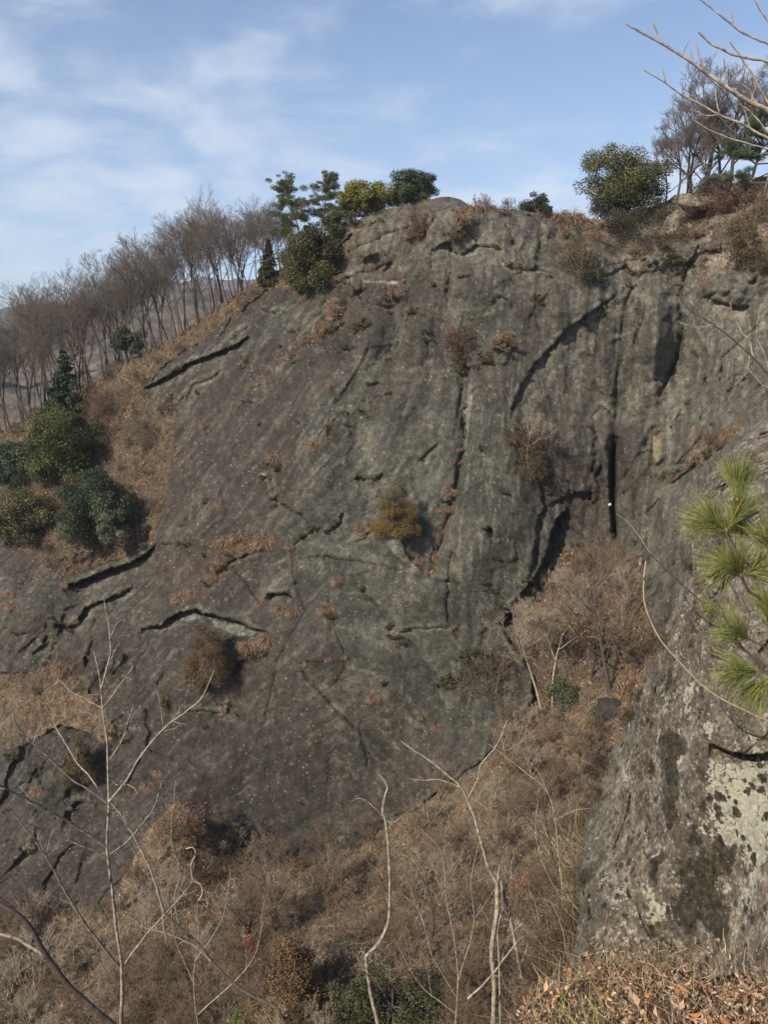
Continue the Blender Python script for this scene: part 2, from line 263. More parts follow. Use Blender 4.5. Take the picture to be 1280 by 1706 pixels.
# ledges: the points run so that the recessed, shaded side lies on their right-hand side in the picture (y down); h = overhang in metres, w = how far the recess reaches, px; b = how much the upper lip bulges
LEDGES = [
 (((1030, 488), (1000, 510), (975, 528), (940, 554), (905, 590), (880, 624), (862, 655), (853, 682), (850, 705)), -1.5, 24, 0.7),
 (((1132, 505), (1140, 530), (1139, 560), (1131, 600), (1113, 640), (1098, 668)), 2.6, 24, -0.2),
 (((779, 540), (810, 519), (830, 507), (845, 483), (863, 452)), -1.6, 22, 0.4),
 (((830, 430), (855, 446), (863, 452), (869, 447), (900, 450), (930, 457)), 0.9, 10, 0.3),
 (((728, 411), (748, 403), (755, 420), (770, 422), (785, 416), (792, 408), (815, 410), (832, 413)), 1.3, 12, 0.7),
 (((560, 470), (603, 452), (623, 448), (634, 442), (654, 438)), 1.0, 9, 0.5),
 (((575, 418), (595, 409), (619, 401), (642, 389), (666, 380), (690, 378)), 1.1, 9, 0.5),
 (((604, 640), (611, 628), (620, 612), (634, 600), (650, 588), (660, 569), (665, 546)), -1.5, 16, 0.4),
 (((690, 640), (701, 620), (712, 600), (715, 581), (712, 558)), -1.5, 13, 0.5),
 (((495, 555), (513, 538), (529, 522), (548, 503)), -1.2, 12, 0.4),
 (((395, 672), (431, 655), (466, 624), (492, 598)), -0.6, 14, 0.2),
 (((238, 647), (262, 634), (280, 625), (310, 606), (350, 592), (390, 575), (418, 558)), 2.6, 14, 0.8),
 (((278, 655), (300, 667), (312, 655), (320, 641), (350, 630), (377, 610)), 1.1, 9, 0.3),
 (((432, 516), (450, 519), (478, 521)), 0.9, 8, 0.3), (((360, 592), (385, 565), (418, 538)), 0.8, 8, 0.3),
 (((105, 977), (137, 967), (164, 955), (195, 944), (219, 936), (242, 922), (260, 907)), 3.0, 20, 0.8),
 (((92, 1038), (113, 1044), (129, 1034), (143, 1012), (164, 1002), (188, 994), (225, 977)), 1.9, 13, 0.5),
 (((50, 1090), (70, 1075), (78, 1055)), 1.2, 16, 0.2),
 (((228, 1050), (250, 1043), (270, 1042), (281, 1030), (305, 1019), (328, 1015), (336, 1022), (371, 1029), (391, 1035), (420, 1046), (452, 1054)), 2.4, 13, 0.7),
 (((281, 1202), (309, 1185), (332, 1183), (363, 1187), (378, 1184), (384, 1160)), 1.1, 6, 0.3), (((330, 1214), (352, 1212), (371, 1202), (400, 1190)), -0.7, 6, 0.3),
 (((664, 1052), (689, 1046), (712, 1047), (732, 1044), (754, 1046)), 1.0, 7, 0.3),
 (((588, 800), (595, 793), (611, 800), (625, 797), (640, 786)), 1.3, 22, 0.5),
 (((538, 889), (552, 880), (564, 873), (570, 852)), 1.1, 14, 0.3), (((695, 772), (709, 756), (735, 733)), 1.0, 14, 0.2),
 (((440, 1003), (445, 992), (458, 988), (478, 988), (492, 1000)), 1.7, 12, 0.6),
 (((948, 845), (928, 864), (918, 892), (912, 922), (898, 952), (878, 978), (858, 1002), (832, 1040)), -4.2, 34, 0.4),
 (((832, 1040), (850, 1070), (885, 1120), (890, 1165), (862, 1205)), -2.0, 30, 0.2),
 (((862, 1205), (800, 1268), (740, 1310), (690, 1350), (645, 1362), (615, 1385)), -1.6, 16, 0.2),
 (((1087, 724), (1096, 722), (1107, 716)), 1.0, 7, 0.2),
 (((1180, 494), (1200, 503), (1225, 511), (1252, 508)), 1.6, 10, 0.5),
 (((985, 760), (993, 730), (986, 700), (990, 686), (1003, 677), (1018, 690), (1024, 712)), 0.7, 9, 0.3),
 (((590, 905), (612, 890), (632, 876), (650, 872)), 0.9, 10, 0.3), (((425, 797), (448, 793), (452, 808), (454, 830)), 0.8, 7, 0.2),
 (((480, 912), (500, 897), (520, 884), (525, 872)), 1.0, 9, 0.3), (((355, 965), (372, 945), (395, 928), (440, 912)), 0.8, 10, 0.2),
 (((955, 402), (975, 430), (1000, 455)), -1.0, 18, 0.2), (((1118, 330), (1150, 352), (1190, 350)), 1.0, 10, 0.4), (((1140, 365), (1165, 362), (1185, 350)), 0.9, 8, 0.4),
 (((1075, 422), (1100, 415), (1130, 418), (1150, 412)), 1.0, 8, 0.5), (((100, 1380), (112, 1350), (128, 1334), (150, 1338)), 1.4, 10, 0.3), (((208, 1510), (232, 1494), (262, 1478)), 1.8, 12, 0.3),
 (((20, 1440), (50, 1410), (58, 1380)), 0.8, 14, 0.2), (((320, 870), (335, 845), (345, 832)), 0.5, 10, 0.2), (((60, 1150), (90, 1130), (130, 1140), (165, 1175)), -0.8, 16, 0.3),
 (((672, 402), (700, 392), (716, 372), (726, 352)), 0.7, 10, 0.3), (((745, 346), (762, 352), (775, 350)), 1.0, 7, 0.4), (((590, 382), (612, 372), (640, 366)), 0.6, 8, 0.4),
 (((1150, 402), (1172, 390), (1180, 372)), 0.9, 8, 0.3), (((1215, 470), (1240, 468), (1285, 470)), 0.9, 9, 0.4), (((1060, 470), (1075, 446), (1100, 432)), 0.8, 9, 0.3),
]
# cracks and grooves: depth in metres and half-width in px
CRACKS = [
 (((1052, 448), (1055, 478), (1042, 505), (1036, 560), (1034, 590), (1029, 640), (1027, 690), (1023, 730)), 1.2, 2.6), (((1023, 730), (1021, 790), (1022, 850), (1025, 890), (1029, 918)), 4.5, 5.5),
 (((478, 923), (513, 926), (545, 928), (578, 933), (603, 936), (634, 943), (673, 954), (718, 965), (752, 970), (806, 981)), 0.7, 1.6),
 (((380, 936), (406, 967), (420, 990), (433, 1010)), 0.6, 1.5), (((492, 1100), (517, 1138), (556, 1180), (588, 1212), (620, 1243)), 0.7, 1.6), (((585, 967), (619, 1001), (655, 1035)), 0.4, 1.4),
 (((555, 1030), (572, 1085), (573, 1114), (556, 1141), (540, 1155)), 0.6, 1.8), (((505, 1100), (529, 1104), (550, 1100)), 0.6, 1.6), (((668, 893), (677, 919), (690, 936), (712, 960)), 0.8, 2.2),
 (((1090, 695), (1087, 730), (1085, 765), (1086, 800), (1078, 870)), 1.0, 2.2), (((1057, 580), (1062, 556), (1070, 535), (1071, 515)), 1.1, 3.0), (((1140, 676), (1160, 661), (1184, 633)), 0.6, 1.6), (((1035, 826), (1062, 802), (1070, 795), (1083, 777)), 0.6, 1.6),
 (((1216, 622), (1220, 640), (1214, 655)), 0.5, 1.8), (((1228, 626), (1250, 630)), 0.6, 3.0), (((1148, 440), (1140, 470), (1131, 500)), 1.4, 3.5), (((1112, 500), (1124, 478), (1140, 466)), 0.6, 1.6),
 (((903, 378), (901, 410), (896, 446)), 1.0, 6), (((896, 446), (930, 470), (934, 500)), 0.5, 2.0), (((768, 640), (770, 700), (775, 730)), 1.0, 3.0), (((765, 620), (770, 650), (762, 700)), 0.8, 3.0), (((775, 730), (760, 810), (745, 870), (722, 950)), 0.9, 5),
 (((685, 520), (720, 530), (760, 545)), 0.5, 1.6), (((550, 635), (560, 660), (562, 680)), 0.5, 1.6), (((480, 845), (500, 858), (518, 876)), 0.7, 2.0), (((454, 830), (480, 846)), 0.7, 2.0), (((560, 700), (548, 715), (546, 735)), 0.9, 3.5),
 (((640, 700), (600, 690), (570, 690), (545, 712)), 0.5, 1.8), (((300, 880), (320, 850), (330, 838)), 0.4, 2), (((340, 860), (365, 845), (380, 850)), 0.4, 1.5), (((250, 910), (300, 905), (330, 915)), 0.7, 2.2), (((805, 880), (830, 905)), 0.7, 2.5), (((815, 878), (820, 892)), 2.2, 4.5),
 (((800, 745), (801, 747)), 1.5, 3.0), (((730, 1180), (700, 1220)), 0.3, 1.5), (((480, 560), (520, 545), (560, 520)), 0.6, 3), (((440, 800), (412, 810)), 0.6, 1.6), (((980, 520), (975, 540), (985, 552)), 0.5, 2), (((1004, 500), (1010, 545)), 0.4, 2),
 (((940, 380), (950, 400), (940, 425)), 0.5, 2.5), (((720, 860), (735, 838)), 0.6, 2), (((1150, 760), (1090, 800)), 0.5, 2), (((0, 1040), (30, 1060), (60, 1052)), 0.6, 2), (((30, 1090), (75, 1050), (80, 1030)), 0.8, 3), (((640, 470), (700, 462), (725, 475)), 0.4, 2),
 (((810, 640), (780, 660), (770, 690)), 0.4, 2), (((610, 480), (580, 500), (560, 530)), 0.7, 3), (((595, 670), (630, 662), (650, 655)), 0.6, 2), (((1095, 450), (1120, 462), (1140, 452)), 0.7, 2.5), (((1180, 430), (1200, 450), (1180, 480), (1160, 500)), 0.8, 3),
]
# broad bulges (+ towards the viewer) u, v, ru, rv, metres
BULGES = [(750, 365, 75, 35, 2.5), (700, 430, 60, 60, 1.2), (800, 470, 75, 60, 2.0), (870, 400, 60, 45, 1.6), (960, 500, 50, 60, 1.5), (620, 410, 50, 30, 2.0), (600, 470, 40, 20, 1.2), (540, 760, 45, 110, 1.6), (650, 760, 40, 90, 1.2), (750, 690, 22, 80, 1.2),
          (700, 560, 30, 60, 1.0), (620, 560, 30, 50, 1.0), (1090, 590, 28, 90, 3.2), (1050, 560, 16, 110, 1.2), (1060, 740, 24, 70, 1.6), (1008, 740, 14, 55, 1.4), (960, 740, 40, 60, 1.5), (990, 620, 35, 50, 1.2), (1110, 430, 40, 22, 1.8), (1210, 480, 40, 20, 1.6), (1160, 340, 36, 16, 1.6),
          (360, 800, 60, 110, 1.4), (520, 1080, 60, 70, 1.2), (640, 1120, 40, 90, 0.8), (320, 1130, 40, 60, 0.9), (180, 1080, 80, 60, 1.6), (60, 1010, 60, 40, 1.4), (700, 985, 60, 50, 0.7), (800, 900, 40, 60, 1.3), (130, 900, 70, 40, 2.5), (60, 1340, 70, 60, 1.2), (300, 1390, 70, 50, 3.0),
          (840, 850, 40, 70, 1.2), (1140, 900, 26, 80, 1.2), (630, 330, 20, 10, 0), (1230, 400, 50, 30, 2.0), (660, 905, 28, 30, 1.6)]

def seg(a, b, n): return np.linspace(a, b, n, endpoint=False)
uu = np.concatenate([seg(-600, -40, 70), seg(-40, 1290, 605), np.linspace(1290, 1900, 60)])
tt = np.concatenate([seg(0, 0.93, 640), np.linspace(0.93, 1.0, 12)])      # 0 at the crest, 1 well below the frame
VB = 1950.0
U = np.broadcast_to(uu[None], (len(tt), len(uu))).copy()
wob = 4.0*fbm(np.stack([uu/45, 0*uu, 0*uu], -1), 4)
CR = crest(uu) + wob
V = CR[None] + (VB - CR[None])*tt[:, None]
print('grid', U.shape)
D0 = base_depth(U, V)
P0 = at(U, V, D0)
wu = U + 9*fbm(P0/4.0, 3) + 3*perlin(P0/1.1 + 5); wv = V + 9*fbm(P0/4.0 + 31, 3) + 3*perlin(P0/1.1 + 40)
# class masks
LITTER = {
 'hill': [(-800, 700), (0, 600), (560, 330), (585, 388), (560, 415), (535, 470), (505, 482), (440, 482), (400, 520), (330, 570), (285, 598), (240, 645), (255, 668), (290, 690), (292, 760), (272, 830), (262, 880), (252, 905), (200, 932), (150, 948), (105, 965), (60, 935), (10, 905), (-800, 1000)],
 'leftpatch': [(-200, 1130), (60, 1120), (95, 1098), (125, 1130), (165, 1165), (192, 1215), (175, 1240), (130, 1215), (100, 1205), (60, 1228), (0, 1252), (-200, 1300)],
 'mound': [(290, 1335), (340, 1372), (400, 1440), (430, 1460), (420, 1520), (200, 1530), (195, 1490), (225, 1420), (255, 1370)],
 'topright': [(1000, 330), (1120, 300), (1300, 260), (2100, 200), (2100, 420), (1290, 460), (1240, 455), (1190, 455), (1160, 470), (1145, 440), (1165, 405), (1130, 400), (1100, 408), (1060, 436), (1050, 455), (1042, 440), (1000, 400), (985, 375), (940, 378), (935, 350)],
 'gully': [(925, 900), (960, 915), (1000, 900), (1030, 925), (1062, 935), (1075, 980), (1080, 1030), (1110, 1060), (1400, 1050), (2100, 1000), (2100, 2100), (-900, 2100), (-900, 1530), (0, 1530), (60, 1500), (160, 1520), (200, 1480), (330, 1480), (400, 1440), (440, 1440), (540, 1432), (600, 1398), (645, 1370), (700, 1345), (800, 1270), (862, 1208), (888, 1175), (885, 1110), (850, 1050), (880, 990), (905, 950)],
 'ledge': [(1092, 800), (1150, 768), (1205, 722), (1240, 694), (1240, 712), (1200, 748), (1150, 785), (1100, 806)],
 'chute': [(752, 812), (762, 815), (758, 850), (745, 890), (735, 905), (728, 950), (712, 960), (722, 905), (738, 860)],
 'tuftband': [(330, 905), (400, 888), (468, 905), (470, 918), (420, 915), (385, 940), (350, 975), (340, 965), (370, 925)],
 'streak': [(455, 600), (560, 540), (568, 548), (500, 585), (465, 606)], 'streak2': [(405, 645), (450, 605), (455, 612), (415, 650)],
 'crestband': [(780, 340), (830, 338), (860, 350), (830, 356), (785, 362), (765, 372), (762, 362)], 'crestband2': [(930, 345), (1000, 360), (1010, 395), (985, 400), (960, 385), (935, 372)],
}
cls = np.zeros(U.shape, bool)
for k, p in LITTER.items(): cls |= poly_mask(wu, wv, p)
cls[:, :] &= True
E = np.zeros(U.shape); moss = np.zeros(U.shape); lip_light = np.zeros(U.shape)
mU, mV = U + 2.5*perlin(P0/1.5 + 9) + 1.2*perlin(P0/0.5), V + 2.5*perlin(P0/1.5 + 77) + 1.2*perlin(P0/0.5 + 3)
def window(pts, pad):
    a = np.array(pts); return (U > a[:, 0].min()-pad) & (U < a[:, 0].max()+pad) & (V > a[:, 1].min()-pad) & (V < a[:, 1].max()+pad)
for pts, h, w, b in LEDGES:
    if abs(h) < 1.7: h *= 0.62; w *= 0.8
    m = window(pts, w*4+10); d, s, t = polyline_field(mU[m], mV[m], pts, 0)
    if h < 0: s = -s; h = -h
    else: s = s
    tap = np.clip(np.minimum(t, 1-t)*6, 0, 1)**0.7; sd = d*s
    rec = h*np.exp(-np.clip(sd, 0, None)/w)*sstep(-0.6, 1.0, sd); lip = -b*h*0.18*np.exp(-np.clip(-sd, 0, None)/(w*1.2))*(sd <= 0)
    E[m] += tap*(rec + lip)
    moss[m] = np.maximum(moss[m], tap*np.exp(-((sd+3)/3.5)**2)*0.7)
    lip_light[m] = np.maximum(lip_light[m], tap*np.exp(-((sd+5)/3.5)**2)*0.9)  # bright highlights of the upper lips painted pale, mixed with weathered edges
    lip_light[m] = np.maximum(lip_light[m], tap*np.exp(-((sd-w*0.7)/(w*0.5))**2)*(sd > 0)*0.6)  # pale lit strip below the overhang, also put into the colour
for pts, h, w in CRACKS:
    m = window(pts, w*6+6); d, s, t = polyline_field(mU[m], mV[m], pts, 0)
    tap = np.clip(np.minimum(t, 1-t)*6, 0.25, 1); E[m] += tap*(h if w > 4 else 0.6*h)*np.exp(-(d/(w*0.8))**2)
    moss[m] = np.maximum(moss[m], 0.5*tap*np.exp(-((d-w)/3)**2))
for u_, v_, ru, rv, h in BULGES:
    q = ((wu-u_)/ru)**2 + ((wv-v_)/rv)**2; E -= 1.5*h*np.exp(-q*1.3)
# general relief: warped fractal noise, stretched down the slope on rock, with a terraced component
Pn = P0.copy(); Pn[..., 2] *= 0.45
big = fbm(Pn/11.0, 3); mid = fbm(Pn/3.4 + 8, 4); fine = fbm(P0/0.9 + 3, 3)
rid = 1 - np.abs(fbm(P0/np.array([5.5, 5.5, 7.5]) + 50, 4))*3.2; rid = np.clip(rid, 0, 1)**5
sy = (P0[..., 2]*0.9 - P0[..., 0]*0.45)/4.5 + 2.2*fbm(P0/14.0 + 90, 3); saw = sy - np.floor(sy); terr = np.where(saw < 0.12, saw/0.12, (1-saw)/0.88)*sstep(0.02, 0.3, fbm(P0/9.0 + 120, 3))
rk = 1.0*(~cls)
right = sstep(1010, 1060, U)*sstep(1000, 900, V)
def facets(S, seed, off):
    q = (P0 + 1.2*fbm(P0/5.0 + seed, 3)[..., None]*np.array([1, 1, 1.3]))/np.array(S); i_ = np.floor(q).astype(np.int64); best = np.full(U.shape, 9.0); val = np.zeros(U.shape)
    for a_ in (-1, 0, 1):
        for b_ in (-1, 0, 1):
            for c_ in (-1, 0, 1):
                j_ = i_ + (a_, b_, c_); k_ = (j_ + off) & 255; h_ = P_[P_[P_[k_[..., 0]]+k_[..., 1]]+k_[..., 2]]; ce = j_ + 0.5 + 0.42*G_[h_]; dv = q - ce; dd_ = (dv**2).sum(-1); m_ = dd_ < best
                best[m_] = dd_[m_]; val[m_] = ((dv*G_[(h_+9) & 255]).sum(-1) + 0.35*G_[(h_+5) & 255][..., 0])[m_]
    return val
calm = np.clip(0.30 + 0.75*sstep(560, 470, V + 0.25*(U-600)) + 0.55*sstep(830, 900, U) + 0.5*sstep(300, 180, U)*sstep(1000, 1100, V), 0.30, 1.1)
fa, fb_ = facets((9, 9, 15), 3.0, 11), facets((3.2, 3.2, 5.5), 7.0, 41)
E += rk*(0.9*big + (0.28 + 0.35*calm)*mid + (0.10 + 0.16*calm)*fine + 0.05*perlin(P0/0.42) + 0.50*rid*sstep(-0.1, 0.25, fbm(P0/16.0 + 200, 2))*calm + 0.5*terr*(0.5*calm+0.9*right) + 1.0*fa*(0.02+0.98*calm) + 0.40*fb_*(0.12+calm))
E += (1-rk)*(0.9*big + 0.8*mid + 0.40*fine)
flute = fbm(np.stack([P0[..., 0]/2.8, P0[..., 1]/2.8, P0[..., 2]/18.0], -1), 3); E += rk*sstep(840, 950, U)*sstep(1000, 900, V)*1.6*flute
topr = poly_mask(wu, wv, LITTER['topright']); blocks, bval = worley(P0/np.array([3.0, 3.0, 2.0])); E += topr*(0.9*blocks + 0.9*bval)
DD = D0 + E*sstep(-0.002, 0.01, tt)[:, None] + 0*U
PP = at(U, V, DD)
# the land behind the crest
back = []
for k in range(1, 31):
    dy = 0.35*k**1.55; drop = 0.04*dy + 0.0016*dy*dy
    lft = sstep(620, 350, uu); drop = drop*(1-lft) + lft*(0.42*dy + 0.001*dy*dy)
    p = PP[0].copy(); p[:, 1] += dy; p[:, 2] += 0.18*math.sin(min(k, 3)/3*1.57)*0 - drop + 0.0; p[:, 2] += 0.25*fbm(p/3.0, 3); p[:, 2] -= 0.15; back.append(p)
PA = np.concatenate([np.array(back[::-1]), PP], 0); nb = len(back)
H, W = PA.shape[:2]
# colour of the ground, painted on the vertices (rock types, lichen, moss, litter, ledge highlights, slab-edge shade)
def mix3(a, b, t): return a*(1-t[..., None]) + b*t[..., None]
c3 = lambda *a: np.array(a, float)
# flow coordinates: streaks lean down-left on the left of the slab and fall straight on its right
lean = np.interp(U, [0, 300, 560, 760, 1280], [0.85, 0.8, 0.55, 0.1, 0.0]); su = (U + lean*(V-600) + 14*fbm(P0/7.0 + 333, 3))/7.0
st1 = fbm(np.stack([su/2.2, V/150, 0*U], -1), 4); st2 = fbm(np.stack([su/0.9 + 40, V/70, 0*U+7], -1), 4)
def blob(u_, v_, ru, rv): return np.exp(-(((wu-u_)/ru)**2 + ((wv-v_)/rv)**2))
green = np.clip(0.15 + 1.2*blob(700, 950, 190, 330) + 0.9*blob(830, 880, 90, 120) + 0.5*blob(560, 780, 70, 140) + 0.6*blob(1180, 620, 90, 170) + 0.4*blob(1100, 900, 60, 160) + 0.4*blob(130, 1010, 80, 60) + 0.9*fbm(P0/9.0 + 11, 4), 0, 1)
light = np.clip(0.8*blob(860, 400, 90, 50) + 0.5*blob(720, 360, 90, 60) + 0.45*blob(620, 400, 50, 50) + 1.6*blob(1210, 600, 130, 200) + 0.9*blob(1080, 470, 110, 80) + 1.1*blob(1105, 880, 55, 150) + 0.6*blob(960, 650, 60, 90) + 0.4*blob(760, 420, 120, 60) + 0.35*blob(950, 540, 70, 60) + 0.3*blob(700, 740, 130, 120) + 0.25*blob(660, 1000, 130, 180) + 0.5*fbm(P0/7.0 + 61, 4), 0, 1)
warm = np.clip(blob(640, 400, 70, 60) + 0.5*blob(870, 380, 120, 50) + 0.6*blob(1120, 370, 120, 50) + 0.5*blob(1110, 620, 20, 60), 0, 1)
dark = np.clip(0.55*blob(420, 640, 150, 120) + 0.6*blob(330, 1250, 170, 120) + 0.7*blob(860, 1110, 45, 80) + 0.5*blob(450, 1320, 150, 60) + 0.3*blob(60, 1400, 100, 90) + 0.4*blob(1000, 560, 40, 60) + 0.6*blob(1050, 760, 28, 60), 0, 1)  # darker rock tones, with shade of the overhung slab edge painted in
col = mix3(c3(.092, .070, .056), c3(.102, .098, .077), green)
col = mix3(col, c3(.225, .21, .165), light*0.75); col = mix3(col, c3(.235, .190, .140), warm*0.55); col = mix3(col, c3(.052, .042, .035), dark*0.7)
brk = 0.5 + 1.0*sstep(-0.3, 0.3, fbm(P0/8.0 + 777, 3)); col = 0.76*col*(1 + 0.58*(st1*brk)[..., None])*(1 + 0.38*(st2*brk)[..., None])*(1 + 0.40*fbm(P0/2.6 + 555, 5)[..., None])
lich = sstep(0.05, 0.5, 0.9*st2 + 0.8*fbm(P0/np.array([3.0, 3.0, 9.0]) + 71, 4)); col = mix3(col, c3(.235, .215, .165), lich*0.42*(0.4+0.6*green))
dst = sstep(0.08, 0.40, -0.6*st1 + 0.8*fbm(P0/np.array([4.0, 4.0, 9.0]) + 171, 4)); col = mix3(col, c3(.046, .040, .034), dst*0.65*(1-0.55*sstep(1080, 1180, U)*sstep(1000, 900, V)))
for pts, cc, k in [(((634, 868), (655, 880), (675, 898), (680, 930), (700, 952), (660, 925), (640, 900)), (.30, .285, .24), .8), (((1088, 728), (1101, 724), (1103, 745), (1096, 765), (1089, 762)), (.42, .34, .20), .9), (((1186, 500), (1200, 506), (1228, 515), (1246, 514), (1240, 535), (1215, 530), (1190, 522)), (.40, .33, .24), .7),
                   (((830, 432), (850, 444), (862, 454), (842, 450)), (.36, .33, .24), .8), (((603, 466), (670, 470), (666, 474), (606, 471)), (.38, .35, .29), .85), (((728, 413), (752, 420), (790, 420), (788, 426), (740, 424)), (.34, .31, .24), .7), (((240, 1046), (282, 1034), (284, 1046), (262, 1056)), (.33, .33, .27), .8),
                   (((345, 1030), (425, 1048), (420, 1062), (395, 1058), (360, 1044)), (.34, .36, .29), .8), (((296, 1024), (332, 1020), (334, 1030), (300, 1036)), (.33, .33, .27), .7), (((868, 680), (905, 640), (985, 540), (1010, 530), (1000, 560), (930, 620), (880, 700)), (.27, .255, .20), .6),
                   (((772, 700), (782, 640), (790, 645), (778, 740), (772, 760)), (.34, .32, .27), .6), (((485, 905), (540, 900), (700, 940), (700, 960), (560, 925)), (.26, .25, .215), .25)]:
    m = poly_mask(mU, mV, pts); col[m] = col[m]*(1-k) + c3(*cc)*k*(0.8+0.5*mid[m][:, None])  # pale rock patches; some are sunlit ledges put into the colour
lip_mix = np.clip(lip_light*(0.6 + 1.8*fine + 1.2*mid), 0, 1)*0.65; col = mix3(col, c3(.27, .255, .20), lip_mix)
col = mix3(col, c3(.20, .17, .13), sstep(0.35, 0.7, fbm(P0/1.6 + 301, 3) + 0.25*warm)*0.5)
mo = np.clip(moss*1.2 + 2.2*(fbm(P0/1.3 + 21, 3)) - 0.25, 0, 1)*sstep(0.05, 0.35, moss)
mo = np.maximum(mo, 0.8*sstep(0.40, 0.52, fbm(P0/2.2 + 401, 4)))
col = mix3(col, c3(.050, .052, .024), mo*0.85)
shelf = 0.0
# litter colours
orange = np.clip(0.9*blob(940, 1230, 60, 60) + 0.9*blob(1010, 1020, 30, 25) + 0.8*blob(1200, 730, 50, 40) + 0.6*blob(130, 640, 200, 60) + 0.35*blob(700, 1380, 120, 60) + 0.6*blob(1130, 390, 110, 50) + 0.4*blob(320, 590, 60, 30) + 0.9*blob(75, 785, 30, 12) + 0.5*blob(1050, 1120, 40, 60) + 0.8*fbm(P0/4.0 + 501, 3), 0, 1)
strw = np.clip(0.7*fbm(P0/6.0 + 601, 3) + 0.2 + 0.3*blob(240, 780, 60, 100) + 0.5*blob(800, 345, 60, 20) + 0.5*blob(960, 360, 60, 40), 0, 1)
lc = mix3(mix3(c3(.098, .077, .056), c3(.215, .175, .118), sstep(1000, 1300, V)), c3(.25, .155, .09), orange*np.interp(V, [700, 950], [0.22, 0.42])); lc = mix3(lc, c3(.26, .205, .135), strw*np.interp(V, [700, 1000], [0.3, 0.5]))
lc = lc*(1 + 0.5*fbm(P0/1.4 + 999, 4))[..., None]; lc = mix3(lc, c3(.085, .085, .040), sstep(0.12, 0.4, fbm(P0/3.0 + 701, 4))*0.45); lc = mix3(lc, c3(.075, .066, .058), np.maximum(sstep(0.1, 0.35, fbm(P0/2.0 + 801, 4))*0.65, sstep(0.0, 0.3, fbm(P0/6.0 + 811, 4))*0.6))
tr_rock = topr & (fbm(P0/2.5 + 901, 3) > -0.02); lc = np.where(tr_rock[..., None], mix3(c3(.19, .16, .13), c3(.27, .24, .19), sstep(-.3, .3, mid)), lc)
sr = np.random.default_rng(3); spk = sr.random(U.shape); spn = perlin(P0/0.30 + 5); col = col*(1 + 0.26*(sr.random(U.shape)-0.5) + 0.30*spn)[..., None]; col = mix3(col, c3(.40, .37, .31), (spk > 0.982)*0.6*(0.4+0.6*sstep(-0.2, 0.3, fbm(P0/6.0+88, 3)))); col = mix3(col, c3(.03, .026, .022), ((spk < 0.012))*0.6)
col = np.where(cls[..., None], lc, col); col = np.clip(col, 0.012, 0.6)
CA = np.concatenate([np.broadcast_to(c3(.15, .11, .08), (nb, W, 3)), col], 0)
KA = np.concatenate([np.ones((nb, W), bool), cls], 0)
idx = np.arange(H*W).reshape(H, W)
quad = np.stack([idx[:-1, :-1], idx[1:, :-1], idx[1:, 1:], idx[:-1, 1:]], -1).reshape(-1, 4)
kf = (KA[:-1, :-1].astype(int) + KA[1:, :-1] + KA[1:, 1:] + KA[:-1, 1:] >= 2).reshape(-1)
# which of the ground objects a face belongs to
Uf = 0.25*(np.concatenate([np.broadcast_to(uu, (nb, W)), U], 0)[:-1, :-1]*4).reshape(-1); rowv = np.concatenate([np.zeros((nb, W)), V], 0)[:-1, :-1].reshape(-1)
VF, CF = PA.reshape(-1, 3), CA.reshape(-1, 3)
def sub(name, sel, mat, kind='structure'):
    q = quad[sel]; used, inv = np.unique(q.ravel(), return_inverse=True)
    me = make_mesh(name, VF[used], inv.reshape(-1, 4), [mat], True, CF[used]); return link(name, me, kind=kind)
lower = rowv > 880
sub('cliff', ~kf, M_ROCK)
M_TOPR = rock_material('broken_rock', 1.6, 0.4)
isr = (Uf > 640) & ~lower
sub('cliff_top_ground', kf & isr, M_TOPR); sub('hillside', kf & ~isr & ~(lower & (Uf > 200)), M_LITTER); sub('gully_ground', kf & ~isr & lower & (Uf > 200), M_LITTER)
# lookup: image px -> surface point
def surf(u, v):
    ju = np.interp(u, uu, np.arange(len(uu))); cr = np.interp(u, uu, CR); t = np.clip((v-cr)/(VB-cr), 0, 1); jt = np.interp(t, tt, np.arange(len(tt)))
    a, b = int(jt), int(ju); a1, b1 = min(a+1, len(tt)-1), min(b+1, len(uu)-1); fa, fb = jt-a, ju-b
    return (PP[a, b]*(1-fa)*(1-fb) + PP[a1, b]*fa*(1-fb) + PP[a, b1]*(1-fa)*fb + PP[a1, b1]*fa*fb)
def px(n, p): return n*p[1]/F      # length of n photo px at the depth of p
